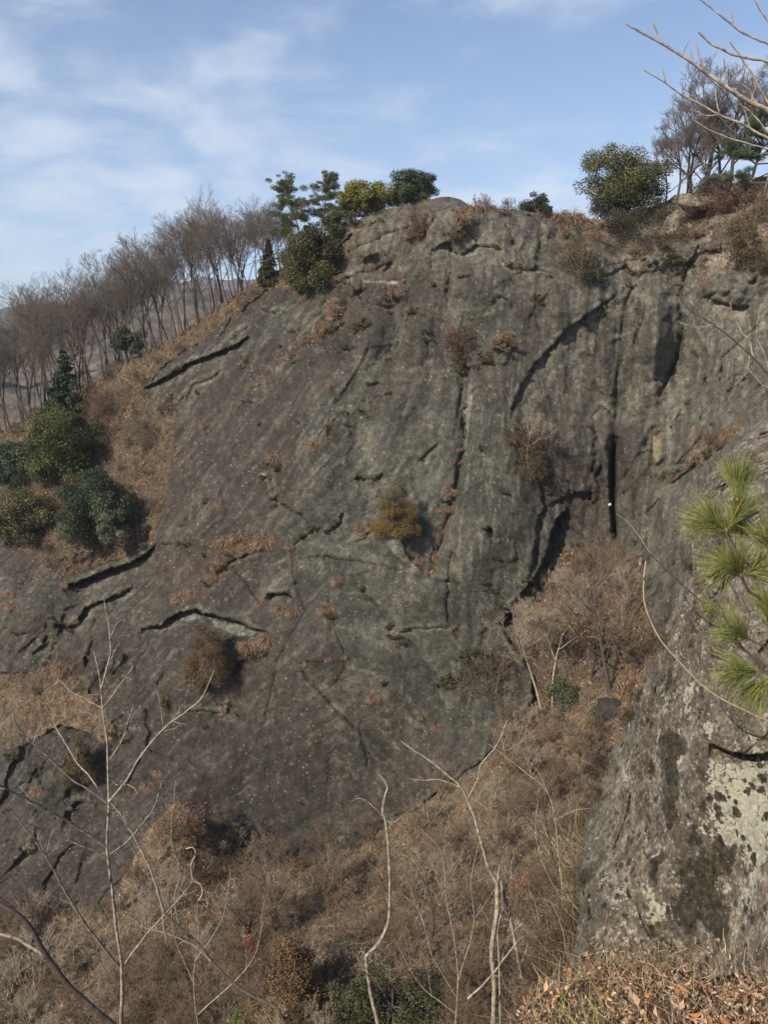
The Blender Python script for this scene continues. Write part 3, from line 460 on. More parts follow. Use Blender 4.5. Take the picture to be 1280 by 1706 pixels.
# ground beyond and far ridge
gm, gnd, glk, gb = new_mat('valley_earth', 0.95, 0.1); ga = tex(gnd, glk, 'Noise', 0.03, 6, 0.7, N(gnd, 'ShaderNodeTexCoord').outputs['Object']); gr = ramp(gnd, glk, ga.outputs[0], [(0.3, (0.07, 0.07, 0.045)), (0.7, (0.16, 0.13, 0.09))]); glk.new(gr.outputs[0], gb.inputs['Base Color'])
link('valley_ground', make_mesh('valley_ground', [(-2900, -450, -120), (2900, -450, -120), (2900, 4500, -120), (-2900, 4500, -120)], np.array([[0, 1, 2, 3]]), [gm]), kind='structure')
def ridge(name, prof, Y, depth, seed, kind='structure'):
    us = np.linspace(prof[0][0], prof[-1][0], 260); vs = np.interp(us, [p[0] for p in prof], [p[1] for p in prof]); top = at(us, vs, Y + 0*us)
    rows = []
    for k in range(50):
        t = k/49; p = top.copy(); p[:, 2] = top[:, 2]*(1-t) + -125*t; p[:, 1] -= depth*t; n = fbm(p/260.0 + seed, 6); p[:, 1] += 160*n; p[:, 2] += (60*n*t) + 16*fbm(p/60.0 + seed, 3); rows.append(p)
    for k in range(1, 8):
        p = top.copy(); p[:, 1] += 60*k; p[:, 2] = top[:, 2] - 22*k*k/2; rows.insert(0, p)
    R = np.array(rows); h, w = R.shape[:2]; i = np.arange(h*w).reshape(h, w); q = np.stack([i[:-1, :-1], i[1:, :-1], i[1:, 1:], i[:-1, 1:]], -1).reshape(-1, 4)
    m, nd, lk, b = new_mat(name+'_woods', 0.95, 0.1); a = tex(nd, lk, 'Noise', 0.06, 12, 0.8, N(nd, 'ShaderNodeTexCoord').outputs['Object']); r = ramp(nd, lk, a.outputs[0], [(0.40, (0.03, 0.03, 0.022)), (0.5, (0.085, 0.065, 0.05)), (0.6, (0.15, 0.115, 0.09))]); lk.new(r.outputs[0], b.inputs['Base Color'])
    return link(name, make_mesh(name, R.reshape(-1, 3), q, [m]), kind=kind)
ridge('far_mountain', [(-900, 600), (-300, 560), (-60, 530), (0, 519), (40, 514), (75, 512), (120, 503), (180, 484), (240, 470), (330, 462), (450, 470), (700, 500), (900, 520)], 2600, 1200, 5.0)
ridge('near_hill', [(-900, 620), (-300, 630), (-60, 620), (40, 600), (150, 555), (250, 515), (400, 480), (520, 480), (800, 600)], 900, 500, 15.0)
# ------------------------------------------------------------ plant builders
def norm(a): return a/np.maximum(np.linalg.norm(a, axis=-1, keepdims=True), 1e-9)
def tubes(groups):
    """groups: (paths BxNx3, radii BxN, sides) -> verts, faces"""
    VS, FS, off = [], [], 0
    for paths, rad, k in groups:
        B, n, _ = paths.shape; tan = np.gradient(paths, axis=1); tan = norm(tan)
        ref = np.where(np.abs(tan[:, :1, 2:3]) > 0.9, np.array([[[1.0, 0, 0]]]), np.array([[[0, 0, 1.0]]])); ref = np.broadcast_to(ref, tan.shape)
        a = norm(np.cross(tan, ref)); b = np.cross(tan, a); ang = np.arange(k)*2*np.pi/k
        v = paths[:, :, None] + rad[:, :, None, None]*(a[:, :, None]*np.cos(ang)[None, None, :, None] + b[:, :, None]*np.sin(ang)[None, None, :, None])
        i = np.arange(B*n*k).reshape(B, n, k) + off; j = np.roll(i, -1, 2)
        FS.append(np.stack([i[:, :-1], j[:, :-1], j[:, 1:], i[:, 1:]], -1).reshape(-1, 4)); VS.append(v.reshape(-1, 3)); off += B*n*k
    return np.concatenate(VS), np.concatenate(FS)
def grow(start, d, L, n, trop=0.25, wig=0.25, g=rng):
    B = len(start); P = np.zeros((B, n, 3)); P[:, 0] = start; d = norm(d)
    for k in range(1, n):
        d = norm(d + trop/n*np.array([0, 0, 1.0]) + g.normal(size=(B, 3))*wig/math.sqrt(n)); P[:, k] = P[:, k-1] + d*(L/(n-1))[:, None]
    return P
def spawn(P, R, k, t0, t1, ang, ratio, n, trop, wig, g=rng, rr=0.6, shrink=0.45, tip=0.35):
    B, m, _ = P.shape; par = np.repeat(np.arange(B), k); t = (g.random(B*k)*0.6 + np.tile((np.arange(k)+0.2)/k, B)*0.4)*(t1-t0) + t0
    f = t*(m-1); i = np.minimum(f.astype(int), m-2); f = (f-i)[:, None]; st = P[par, i]*(1-f) + P[par, i+1]*f; tan = norm(P[par, i+1]-P[par, i])
    r = (R[par, i]*(1-f[:, 0]) + R[par, i+1]*f[:, 0])*rr
    x = norm(np.cross(tan, g.normal(size=tan.shape))); a = ang*(0.7+0.6*g.random(B*k))[:, None]; d = tan*np.cos(a) + x*np.sin(a)
    Lp = np.linalg.norm(P[:, 1:]-P[:, :-1], axis=-1).sum(-1)[par]; L = Lp*ratio*(1-shrink*t)*(0.72+0.5*g.random(B*k))
    Q = grow(st, d, L, n, trop, wig, g); return Q, r[:, None]*np.linspace(1, tip, n)[None]
def bare_tree(H, seed, lean=(-0.2, 0, 1), r0=0.17, limbs=7, sub=(6, 7, 4), fork=0.38, ang=0.55, fine=0.011):
    """returns (trunk groups, crown groups)"""
    g = np.random.default_rng(seed)
    T = grow(np.zeros((1, 3)), np.array([lean], float), np.array([H*0.86]), 12, 0.10, 0.22, g); RT = (r0*np.linspace(1, 0.22, 12)**1.1)[None]
    A, RA = spawn(T, RT, limbs, fork, 0.98, ang, 0.52, 8, 0.55, 0.30, g, 0.62, 0.35)
    Bq, RB = spawn(A, RA, sub[0], 0.2, 1.0, 0.6, 0.60, 6, 0.35, 0.35, g, 0.6)
    Cq, RC = spawn(Bq, RB, sub[1], 0.2, 1.0, 0.6, 0.62, 4, 0.3, 0.35, g, 0.6)
    Dq, RD = spawn(Cq, RC, sub[2], 0.2, 1.0, 0.6, 0.6, 3, 0.2, 0.3, g, 0.7)
    mn = lambda r, f: np.maximum(r, f)
    return [(T, mn(RT, 0.02), 8), (A, mn(RA, 0.015), 5)], [(Bq, mn(RB, fine*1.5), 4), (Cq, mn(RC, fine), 3), (Dq, mn(RD, fine*0.75), 3)]
def tree_thing(name, groups, mt, mc, label, cat, group=None):
    r = link(name, None, label=label, cat=cat, group=group)
    v, f = tubes(groups[0]); link('trunk', make_mesh('trunk', v, f, [mt]), r); v, f = tubes(groups[1]); link('crown', make_mesh('crown', v, f, [mc]), r); return r
def leaves(cen, rad, n, size, base, var=0.35, flat=0.8, long=1.0, outw=0.6, g=rng, fill=0.45, droop=0.0, hue=None):
    """leaf faces spread in clumps: cen Cx3, rad C -> verts, quads, colours"""
    cen = np.asarray(cen, float); rad = np.asarray(rad, float); p = rad**2/np.sum(rad**2); ci = g.choice(len(cen), n, p=p)
    d = norm(g.normal(size=(n, 3))); rr = rad[ci]*(fill + (1-fill)*g.random(n)**0.5)*(0.85+0.3*g.random(n)); q = d*rr[:, None]; q[:, 2] *= flat
    pos = cen[ci] + q; nrm = norm(d*outw + np.array([0, 0, 0.35]) + g.normal(size=(n, 3))*(1-outw*0.5)*0.7)
    a = norm(np.cross(nrm, g.normal(size=(n, 3))))
    if long > 1: a = norm(d + g.normal(size=(n, 3))*0.5 - np.array([0, 0, droop])); nrm = norm(np.cross(a, g.normal(size=(n, 3))))
    b = np.cross(nrm, a); s = size*(0.6+0.8*g.random(n))[:, None]
    la, lb = s*long**0.5, s/long
    if long > 1: la, lb = s*long*0.5, s*0.35
    v = np.stack([pos-a*la*0.5, pos+b*lb*0.5, pos+a*la*0.5 + nrm*s*0.1, pos-b*lb*0.5], 1).reshape(-1, 3)
    cl = (1 + var*0.9*g.normal(size=len(cen)))[ci] * (1 + var*g.normal(size=n)); cl = np.clip(cl, 0.35, 2.2); c = np.asarray(base)[None]*cl[:, None]
    if hue is not None:
        h = np.clip(0.5*g.random(len(cen))[ci] + 0.5*g.random(n), 0, 1)[:, None]; c = c*(1-h) + np.asarray(hue)[None]*cl[:, None]*h
    return v, np.arange(n*4).reshape(n, 4), np.repeat(c, 4, 0)
def crown_clumps(w, h, nc, g, base=0.15, cr=0.24, shape='round'):
    """clump centres filling a crown w wide, h tall standing on z = 0"""
    c, r = [], []
    while len(c) < nc:
        p = g.uniform(-1, 1, 3); z = (p[2]+1)/2
        prof = {'round': math.sqrt(max(0, 1-(2*z-0.85)**2/1.3)), 'cone': (1-z)*0.95+0.06, 'egg': math.sqrt(max(0, 1-(1.55*z-0.5)**2)), 'dome': math.sqrt(max(0, 1-z*z))}[shape]
        rr = math.hypot(p[0], p[1])
        if rr > prof*(1-cr*0.6) or rr < prof*0.35*g.random(): continue
        c.append((p[0]*w/2, p[1]*w/2, h*(base + (1-base-cr*0.5)*z))); r.append(min(w, h)*cr*(0.6+0.6*g.random())*(0.55+0.45*prof))
    return np.array(c), np.array(r)
def leafy(name, w, h, nleaf, size, col, label, cat, seed, shape='round', nc=42, cr=0.2, trunk_r=0.12, hue=None, base=0.12, group=None, long=1.0, flat=0.8, droop=0, stems=1, mat=None, limbcol=None, fill=0.25, var=0.33):
    g = np.random.default_rng(seed); r = link(name, None, label=label, cat=cat, group=group)
    nleaf = int(nleaf*(1.35 if long == 1.0 else 1)); size *= 0.85 if long == 1.0 else 1
    c, rad = crown_clumps(w*1.06, h*1.08, int(nc*1.5), g, base, cr, shape); rad = rad*1.3; c += (0.25 if shape == 'cone' else 1)*np.array([.085, .085, .05])*np.array([w, w, h])*g.normal(size=(len(c), 3)); c[:, 2] = np.maximum(c[:, 2], 0.02*h); rad = rad*g.uniform(0.45, 1.15, len(rad))
    v, f, cc = leaves(c, rad, nleaf, size, col, var, flat, long, 0.6, g, fill, droop, hue); link('crown', make_mesh('crown', v, f, [mat or M_LEAF], False, cc), r)
    st = np.zeros((stems, 3)); st[:, :2] = g.normal(size=(stems, 2))*0.05*w*(stems > 1)
    T = grow(st, np.array([[g.normal()*0.12 + 0.35*(stems > 1)*math.cos(k*2.4), 0.35*(stems > 1)*math.sin(k*2.4), 1] for k in range(stems)]), np.full(stems, h*0.85), 7, 0.2, 0.25, g); RT = np.repeat((trunk_r*np.linspace(1, 0.2, 7))[None], stems, 0)
    # limbs reach from the stem to the clumps
    k = g.integers(1, 5, len(c)); s = T[g.integers(0, stems, len(c)), k]; e = c; t = np.linspace(0, 1, 5)[None, :, None]; path = s[:, None]*(1-t) + e[:, None]*t; path[:, :, 2] += (np.sin(t[..., 0]*np.pi)*-0.04*h)
    v, f = tubes([(T, np.maximum(RT, 0.015), 7), (path, np.repeat((trunk_r*0.35*np.linspace(1, 0.3, 5))[None], len(c), 0), 4)]); link('trunk', make_mesh('trunk', v, f, [limbcol or M_BARK]), r); return r
def conifer(name, w, h, nleaf, size, col, label, cat, seed, hue=None, group=None, layers=26, gap=0.0, droop=0.5, ragged=0.25, power=0.85, bare=0.06):
    g = np.random.default_rng(seed); r = link(name, None, label=label, cat=cat, group=group); c, rad, pa = [], [], []
    for i in range(layers*5):
        z = bare + (1-bare)*(i+g.random())/(layers*5); R = w/2*max(0.05, (1-z)**power)*(1-ragged*g.random()); a = g.random()*6.283
        for t in (0.35, 0.62, 0.88):
            c.append((R*t*math.cos(a), R*t*math.sin(a), h*z - droop*R*t*0.25*t)); rad.append(max(0.045*w, R*0.26)*(1.1-0.35*t))
        pa.append([(R*t*math.cos(a), R*t*math.sin(a), h*z - droop*R*t*0.25*t) for t in (0, 0.35, 0.65, 0.95)])
    v, f, cc = leaves(c, rad, nleaf, size, col, 0.3, 0.65, 3.0, 0.5, g, 0.2, droop, hue); link('crown', make_mesh('crown', v, f, [M_LEAF], False, cc), r)
    T = grow(np.zeros((1, 3)), np.array([[0, 0, 1.0]]), np.array([h*0.97]), 8, 0.3, 0.05, g)
    pa = np.array(pa); v, f = tubes([(T, (0.022*h*np.linspace(1, 0.1, 8))[None], 7), (pa, np.repeat((0.0035*h*np.linspace(1, 0.3, 4))[None], len(pa), 0), 3)]); link('trunk', make_mesh('trunk', v, f, [M_BARK]), r); return r
def pine(name, h, label, seed, lean, col, crownh=0.45, w=0.40, nleaf=20000, pads=16):
    g = np.random.default_rng(seed); r = link(name, None, label=label, cat='pine tree')
    T = grow(np.zeros((1, 3)), np.array([lean], float), np.array([h]), 12, 0.12, 0.22, g); RT = (0.016*h*np.linspace(1, 0.25, 12))[None]; c, rad, pa = [], [], []
    for i in range(pads):
        t = 1-crownh*(1-(i/(pads-1)))**1.0; s = T[0, min(11, int(t*11))]; R = h*w*0.5*(0.35+0.9*(1-t)/crownh)*(0.5+0.6*g.random())*(0.9 if t < 0.97 else 0.2); a = g.random()*6.283
        e = s + np.array([R*math.cos(a), R*math.sin(a), 0.10*R + 0.02*h]); mid_ = (s+e)/2 - np.array([0, 0, 0.12*R]); pa.append([s, mid_, e*0.8+mid_*0.2, e])
        for q in range(7): c.append(e + g.normal(size=3)*np.array([.065, .065, .038])*h); rad.append(h*0.050*(0.5+0.9*g.random()))
    v, f, cc = leaves(c, rad, nleaf, 0.014*h, col, 0.25, 0.6, 3.0, 0.5, g, 0.1, -0.5); link('crown', make_mesh('crown', v, f, [M_LEAF], False, cc), r)
    v, f = tubes([(T, RT, 8), (np.array(pa), np.repeat((0.008*h*np.linspace(1, 0.35, 4))[None], len(pa), 0), 4)]); link('trunk', make_mesh('trunk', v, f, [M_BARK]), r); return r
def bush_groups(H, seed, stems=7, sub=(5, 5, 4), spread=0.5, fine=0.010, r0=0.03, wig=0.4, trop=0.3, lean=(0, 0)):
    g = np.random.default_rng(seed); a = np.arange(stems)*2.4; st = np.stack([np.cos(a), np.sin(a), 0*a], -1)*0.06*H
    d = np.stack([np.cos(a)*spread*g.random(stems)+lean[0], np.sin(a)*spread*g.random(stems)+lean[1], np.ones(stems)], -1)
    T = grow(st, d, H*(0.6+0.5*g.random(stems)), 8, trop, wig, g); RT = np.repeat((r0*np.linspace(1, 0.3, 8))[None], stems, 0)
    A, RA = spawn(T, RT, sub[0], 0.15, 1, 0.7, 0.5, 6, trop, wig, g); B, RB = spawn(A, RA, sub[1], 0.15, 1, 0.7, 0.55, 4, trop, wig, g); C, RC = spawn(B, RB, sub[2], 0.1, 1, 0.7, 0.6, 3, trop, wig, g)
    mn = lambda r, f: np.maximum(r, f); return [(T, mn(RT, fine), 5), (A, mn(RA, fine), 4)], [(B, mn(RB, fine*0.9), 3), (C, mn(RC, fine*0.75), 3)]
def bare_bush(name, H, seed, mat, label, cat='bush', group=None, **k):
    g1, g2 = bush_groups(H, seed, **k); r = link(name, None, label=label, cat=cat, group=group); v, f = tubes(g1); link('stems', make_mesh('stems', v, f, [mat]), r); v, f = tubes(g2); link('twigs', make_mesh('twigs', v, f, [mat]), r); return r
def place(o, p, rz=0.0, s=1.0, tilt=0.0):
    o.location = [float(x) for x in p]; o.rotation_euler = (tilt, 0, rz); o.scale = (s, s, s); return o
def sunk(u, v, d=0.3):
    p = surf(u, v); return p + np.array([0, 0.12, -d])

# ------------------------------------------------------------ bare trees along the left ridge and in the wood behind it
LB = 'slender leafless tree of the bare wood along the left ridge'
protos = [tree_thing('bare_tree', bare_tree(16, 100+k, (-0.24+0.05*(k % 3), 0.05*(k-3), 1), 0.15+0.015*(k % 3), 7+k % 3, (7, 5, 4), fork=0.38+0.06*(k % 3), ang=0.5, fine=0.009), M_DARKBARK, M_RIDGE, LB, 'tree', 'bare trees of the left ridge wood') for k in range(7)]
used = set()
PH = [float(max(v.co.z for v in o.children[1].data.vertices)) for o in protos]
def stand(protos_, k, p, rz, s, label, group):
    if k not in used: used.add(k); o = protos_[k]; place(o, p, rz, s); o['label'] = label; return o
    return copy_thing(protos_[k], p, (0, 0, rz), s, label, group)
# top envelope of the crowns in the picture
env = [(-300, 640), (-60, 560), (0, 522), (60, 488), (130, 462), (180, 425), (230, 405), (290, 368), (350, 337), (400, 350), (440, 340), (480, 345), (520, 350)]
eu, ev_ = np.array(env).T; gr = np.random.default_rng(5)
spots = [(u + gr.uniform(-7, 7), 0, gr.uniform(0.8, 1.0)) for u in np.arange(-60, 500, 10.5)]
spots += [(u + gr.uniform(-9, 9), gr.uniform(6, 14), gr.uniform(0.9, 1.05)) for u in np.arange(-70, 500, 19)]
spots += [(u + gr.uniform(-9, 9), gr.uniform(16, 30), gr.uniform(0.92, 1.08)) for u in np.arange(-80, 480, 30)]
for i, (u, back_, f) in enumerate(spots):
    cr = float(np.interp(u, uu, CR)); p = surf(u, cr + (gr.uniform(2, 16) if back_ == 0 else 0)); p = p.copy()
    if back_ > 0:
        ub = u*1.0; p[1] += back_; p[0] *= (p[1])/(p[1]-back_); p[2] -= 0.42*back_ + 0.001*back_**2
    top = float(np.interp(u - 48, eu, ev_)) + gr.uniform(-8, 14); zt = at(u, top, p[1])[2]; s = max(0.35, (zt-p[2]+0.4)/PH[i % 7]*f*1.03)
    if back_ == 0 and gr.random() < 0.3: s *= 0.8
    zt_ = 'at the left edge of the picture' if u < 110 else 'above the leafy left slope' if u < 250 else 'on the middle of the ridge' if u < 370 else 'close to the dark conical conifer'
    zr_ = 'leafless front-row tree of the ridge wood ' if back_ == 0 else 'leafless tree deeper in the ridge wood ' if back_ < 15 else 'leafless tree far back in the ridge wood '
    stand(protos, i % 7 if i >= 7 else i, p - np.array([0, 0, 0.4]), gr.uniform(-0.5, 0.5), s, zr_ + zt_, 'bare trees of the left ridge wood')
# saplings and thin bare growth below the ridge
GB = 'bare twiggy bushes of the slopes'
bushes = [bare_bush('bare_bush', 3.0, 300+k, [M_BROWN, M_PALE, M_BROWN, M_TWIG, M_BROWN][k], 'small leafless bush of the brushwood on the slope', 'bush', GB, stems=6+k, spread=0.5+0.12*k, wig=0.45, fine=0.009, sub=(5, 6, 5)) for k in range(5)]
bused = set()
PH = [float(max(v.co.z for v in o.children[1].data.vertices)) for o in protos]
def bush(k, p, rz, s, label='small leafless bush of the brushwood on the slope', group=GB, tilt=0.0):
    if k not in bused: bused.add(k); o = bushes[k]; place(o, p, rz, s, tilt); o['label'] = label; o['group'] = group; return o
    return copy_thing(bushes[k], p, (tilt, 0, rz), s, label, group)

# ------------------------------------------------------------ evergreens and shrubs, one by one
def P_at(u, v, d=0.3): return sunk(u, v, d)
def sz(n, u, v): return px(n, surf(u, v))
def put_leafy(name, u, vb, wpx, hpx, *a, dp=0.3, yoff=0.0, **k):
    p = P_at(u, vb, dp); p = p*(1 + yoff/p[1]); o = leafy(name, px(wpx, p), px(hpx, p), *a, **k); place(o, p); return o
G_DARK, G_OLIVE, G_YEL = (.050, .068, .026), (.078, .085, .030), (.140, .135, .035)
put_leafy('evergreen_tree', 1036, 366, 118, 116, 30000, 0.20, (.070, .080, .030), 'broad olive-green tree with many stems on the right of the skyline', 'tree', 21, shape='egg', nc=70, cr=0.15, hue=(.12, .11, .035), stems=6, base=0.18, yoff=1)
put_leafy('evergreen_tree', 690, 340, 72, 58, 15300, 0.192, (.058, .070, .030), 'rounded dark green tree on top of the rock dome', 'tree', 22, shape='round', nc=45, cr=0.18, base=0.02, yoff=2)
put_leafy('evergreen_tree', 607, 366, 78, 58, 15300, 0.192, (.150, .150, .032), 'yellow-green umbrella-shaped tree leaning from the dome edge', 'tree', 23, shape='round', nc=45, cr=0.17, base=0.28, hue=(.2, .18, .04), yoff=1)
put_leafy('evergreen_bush', 567, 386, 46, 52, 8500, 0.192, (.080, .090, .030), 'small olive bush between the twin pines and the yellow-green tree', 'bush', 24, shape='egg', nc=28, cr=0.2, base=0.0, yoff=0)
put_leafy('evergreen_bush', 893, 358, 60, 36, 7650, 0.192, (.050, .065, .035), 'low dark bush alone on the middle of the skyline', 'bush', 25, shape='dome', nc=26, cr=0.22, base=0.0, yoff=2)
put_leafy('evergreen_tree', 520, 466, 82, 104, 34000, 0.207, (.062, .068, .026), 'large dark evergreen mass below the twin pines', 'tree', 27, shape='egg', nc=75, cr=0.15, base=0.0, hue=(.10, .085, .03), yoff=-1, dp=1.0)
o = pine('pine_tree', sz(140, 500, 440), 'tallest left one of the twin pines above the dark evergreen mass', 31, (-0.08, 0, 1), (.085, .095, .032), crownh=0.55, w=0.40, nleaf=20000); place(o, P_at(505, 437, 0.5))
o = pine('pine_tree', sz(128, 535, 425), 'right-hand one of the twin pines, behind the dark evergreen mass', 32, (0.0, 0, 1), (.080, .090, .030), crownh=0.45, w=0.34, nleaf=17000, pads=14); place(o, P_at(533, 420, 0.5), 1.0)
o = conifer('conifer_tree', sz(52, 447, 470), sz(78, 447, 470), 7000, .35, (.050, .052, .026), 'dark conical conifer at the upper end of the bare wood', 'tree', 33, hue=(.10, .075, .035)); place(o, P_at(448, 476, 0.5))
o = conifer('conifer_tree', sz(92, 112, 700), sz(118, 112, 700), 12000, .5, (.052, .070, .034), 'feathery dark green conifer above the round bushes at the left', 'tree', 34, ragged=0.35, power=0.6, layers=16); place(o, P_at(112, 700, 0.5))
put_leafy('evergreen_tree', 108, 790, 108, 118, 37400, 0.222, (.060, .074, .026), 'rounded bright-topped evergreen tree directly under the feathery conifer', 'tree', 35, shape='round', nc=75, cr=0.15, base=0.02, hue=(.12, .12, .035), dp=0.8)
put_leafy('evergreen_tree', 160, 884, 104, 122, 37400, 0.207, (.052, .068, .034), 'large round dark green tree standing lowest on the leafy left slope', 'tree', 36, shape='egg', nc=75, cr=0.15, base=0.02, dp=0.8)
put_leafy('evergreen_bush', 190, 890, 42, 52, 8500, 0.178, (.105, .125, .065), 'small paler green bush against the lowest round tree', 'bush', 37, shape='egg', nc=26, cr=0.2, base=0.0, yoff=-4.5)
put_leafy('evergreen_tree', 42, 890, 92, 90, 23800, 0.222, (.095, .095, .042), 'loose olive tree at the left edge below the grey-green one', 'tree', 38, shape='round', nc=55, cr=0.16, base=0.02, hue=(.13, .11, .05), dp=0.8, yoff=-1)
put_leafy('evergreen_tree', 22, 802, 84, 78, 20400, 0.222, (.058, .075, .040), 'grey-green bushy tree at the left edge beside the bright-topped one', 'tree', 39, shape='round', nc=50, cr=0.16, base=0.02, dp=0.8)
put_leafy('evergreen_tree', 218, 595, 52, 52, 7650, 0.222, (.060, .072, .040), 'small grey-green tree among the bare trunks of the ridge', 'tree', 40, shape='round', nc=26, cr=0.17, base=0.35)
o = pine('pine_tree', sz(150, 1262, 325), 'dark green pine cut by the right edge of the picture', 41, (0.1, -0.1, 1), (.070, .090, .035), crownh=0.8, w=0.95, nleaf=60000, pads=34); place(o, P_at(1275, 330, 0.3))
# bare trees right of the skyline
RB = 'grey leafless tree on the right-hand skyline'
rt = [tree_thing('bare_tree', bare_tree(12, 140+k, (0.05-0.12*k, 0, 1), 0.19, 11, (8, 7, 5), fork=0.16, ang=0.85, fine=0.011), M_DARKBARK, M_RIDGE, l, 'tree') for k, l in enumerate(['leafless tree with dark forked trunk right of the broad olive-green tree', 'tallest leafless tree behind the dark pine on the right-hand skyline'])]
place(rt[0], P_at(1132, 331, 0.4), 0.3, px(125, surf(1132, 330))/11); q = surf(1215, 316); q[1] += 6; q[0] *= 1.06; place(rt[1], q, 2.0, px(195, q)/11)
q = surf(1180, 320).copy(); q[1] += 8; q[0] *= 1.07; copy_thing(rt[0], q, (0, 0, 2.6), px(130, q)/11, 'leafless tree between the dark forked one and the tallest one'); q = surf(1255, 300).copy(); q[1] += 9; q[0] *= 1.08; copy_thing(rt[1], q, (0, 0, 4.0), px(170, q)/11, 'leafless tree at the right edge behind the pine')
for k, (u, v, h_) in enumerate([(1105, 338, 90), (1150, 322, 130), (1165, 320, 165), (1198, 315, 180), (1232, 306, 170)]):
    q = surf(u, v).copy(); q[1] += 4+2*k; q[0] *= 1.05; copy_thing(rt[k % 2], q, (0, 0, 1.3*k+0.5), px(h_, q)/11, ['small leafless tree right against the broad olive-green tree', 'leafless tree just right of the dark forked one', 'leafless tree above the skyline boulder', 'leafless tree right of the skyline boulder', 'leafless tree directly left of the skyline pine'][k])
# shrubs on the rock: brown, leafy and twiggy
def heath(u, vb, wpx, hpx, col, label, seed, n=3500, hue=None, shape='dome', yoff=-0.5, size=.22, cat='shrub', name='shrub', stems=5):
    p = P_at(u, vb, 0.1); p = p*(1 + yoff/p[1]); o = leafy(name, px(wpx, p), px(hpx, p), n, size, col, label, cat, seed, shape=shape, nc=30, cr=0.17, trunk_r=0.035, hue=hue, base=0.0, long=1.7, flat=0.9, droop=-0.4, stems=stems, mat=M_LEAF, limbcol=M_TWIG, fill=0.1); place(o, p); return o
BR, RD = (.115, .075, .045), (.16, .085, .055)
heath(697, 390, 38, 44, BR, 'brown shrub on the dome below the rounded skyline tree', 51, hue=RD); heath(765, 398, 34, 34, BR, 'brown shrub on the block left of the pale crest rock', 52)
heath(968, 462, 58, 92, (.09, .072, .040), 'tall brown shrub hanging below the crest at the pale grass', 53, 7000, hue=(.13, .09, .05), shape='egg'); heath(985, 468, 42, 36, (.045, .052, .024), 'dark green low shrub under the tall brown hanging one', 531, 3000)
heath(768, 582, 56, 44, RD, 'reddish brown spreading shrub in the middle of the upper rock face', 54, 4500, hue=(.12, .07, .05)); heath(764, 622, 22, 42, (.075, .070, .025), 'narrow olive moss shrub right below the reddish spreading shrub', 55, 1800, shape='egg')
heath(838, 582, 40, 28, (.26, .16, .10), 'tawny shrub beside the reddish spreading shrub', 56, 2200, hue=(.15, .12, .06)); heath(842, 578, 30, 16, (.07, .065, .028), 'dark mossy cushion under the tawny shrub', 561, 1200)
heath(885, 790, 74, 90, (.085, .066, .040), 'big brown shrub hanging under the lower end of the long diagonal overhang', 57, 6500, hue=(.12, .08, .05), shape='egg'); heath(860, 735, 36, 30, (.10, .07, .05), 'small brown shrub at the foot of the diagonal overhang', 571, 1800)
heath(1085, 412, 150, 72, (.040, .035, .024), 'wide thicket coloured dark to stand for the shade under the broad olive-green tree', 58, 12000, hue=(.07, .055, .03)); heath(1018, 385, 60, 44, (.050, .055, .026), 'dark green thicket left of the shaded one under the olive-green tree', 581, 4000)  # first thicket is widened and near black to paint the tree's shadow
heath(1238, 446, 50, 100, (.12, .085, .035), 'tall bronze shrub on the brown ledge at the upper right', 59, 7000, hue=(.09, .07, .035), shape='egg'); heath(1270, 452, 50, 40, (.09, .062, .04), 'dark brown shrub at the right edge beside the tall bronze one', 591, 3000)
heath(1195, 350, 70, 44, (.10, .070, .050), 'brown shrub beneath the skyline pine at the upper right', 60, 4000, hue=RD); heath(1262, 370, 60, 60, (.15, .10, .06), 'tawny shrub between the pine and the bronze shrub', 601, 4000)
heath(1190, 318, 56, 40, (.12, .10, .085), 'grey-brown twiggy shrub on the small boulder by the skyline pine', 602, 4500); heath(590, 372, 20, 20, (.2, .14, .09), 'tawny tuft shrub under the yellow-green tree', 603, 600)
heath(165, 700, 70, 60, (.12, .08, .055), 'brown bush right of the feathery conifer', 61, 4500, hue=RD); heath(275, 688, 36, 34, (.19, .15, .10), 'pale tawny bush at the upper corner of the leafy slope', 62, 2500); heath(240, 740, 60, 50, (.17, .135, .09), 'straw-brown bush in the middle of the leafy slope', 63, 3500)
heath(405, 610, 24, 20, (.16, .12, .08), 'little tawny bush beside the pale grass streak', 64, 900); heath(556, 530, 28, 36, (.30, .20, .13), 'pale orange-brown shrub on the upper left of the slab', 65, 1800, shape='egg'); heath(665, 492, 34, 24, (.2, .13, .085), 'reddish tuft shrub under the dark step of the dome', 66, 1500)
def spruce(u, vb, wpx, hpx, col, label, seed, n, hue, yoff=-0.8, **k):
    p = P_at(u, vb, 0.3); p = p*(1 + yoff/p[1]); o = leafy('conifer_tree', px(wpx, p)*1.15, px(hpx, p), int(n*5), .105, col, label, 'tree', seed, shape='cone', nc=64, cr=0.17, hue=hue, base=0.0, long=1.0, flat=0.8, droop=0.2, fill=0.35, limbcol=M_TWIG); place(o, p); return o
spruce(662, 884, 66, 102, (.165, .098, .030), 'bronze conical conifer growing from the middle of the slab', 71, 8000, (.105, .09, .03), power=0.55, ragged=0.35, bare=0.0)
spruce(347, 1120, 84, 112, (.105, .078, .045), 'brown conical conifer on the lower left of the slab', 72, 10000, (.14, .09, .05), power=0.6, ragged=0.35, bare=0.0)
spruce(134, 1292, 60, 82, (.085, .065, .034), 'brown conifer near the left edge beside the bare sapling', 73, 6500, (.12, .08, .035), power=0.6, ragged=0.35, bare=0.0)
heath(270, 1180, 24, 28, (.10, .10, .035), 'small olive bush on the slab left of the flake crack', 74, 900, shape='egg'); heath(790, 1108, 90, 34, (.060, .060, .028), 'flat dark mossy shrub mat at the right edge of the slab', 75, 3500)
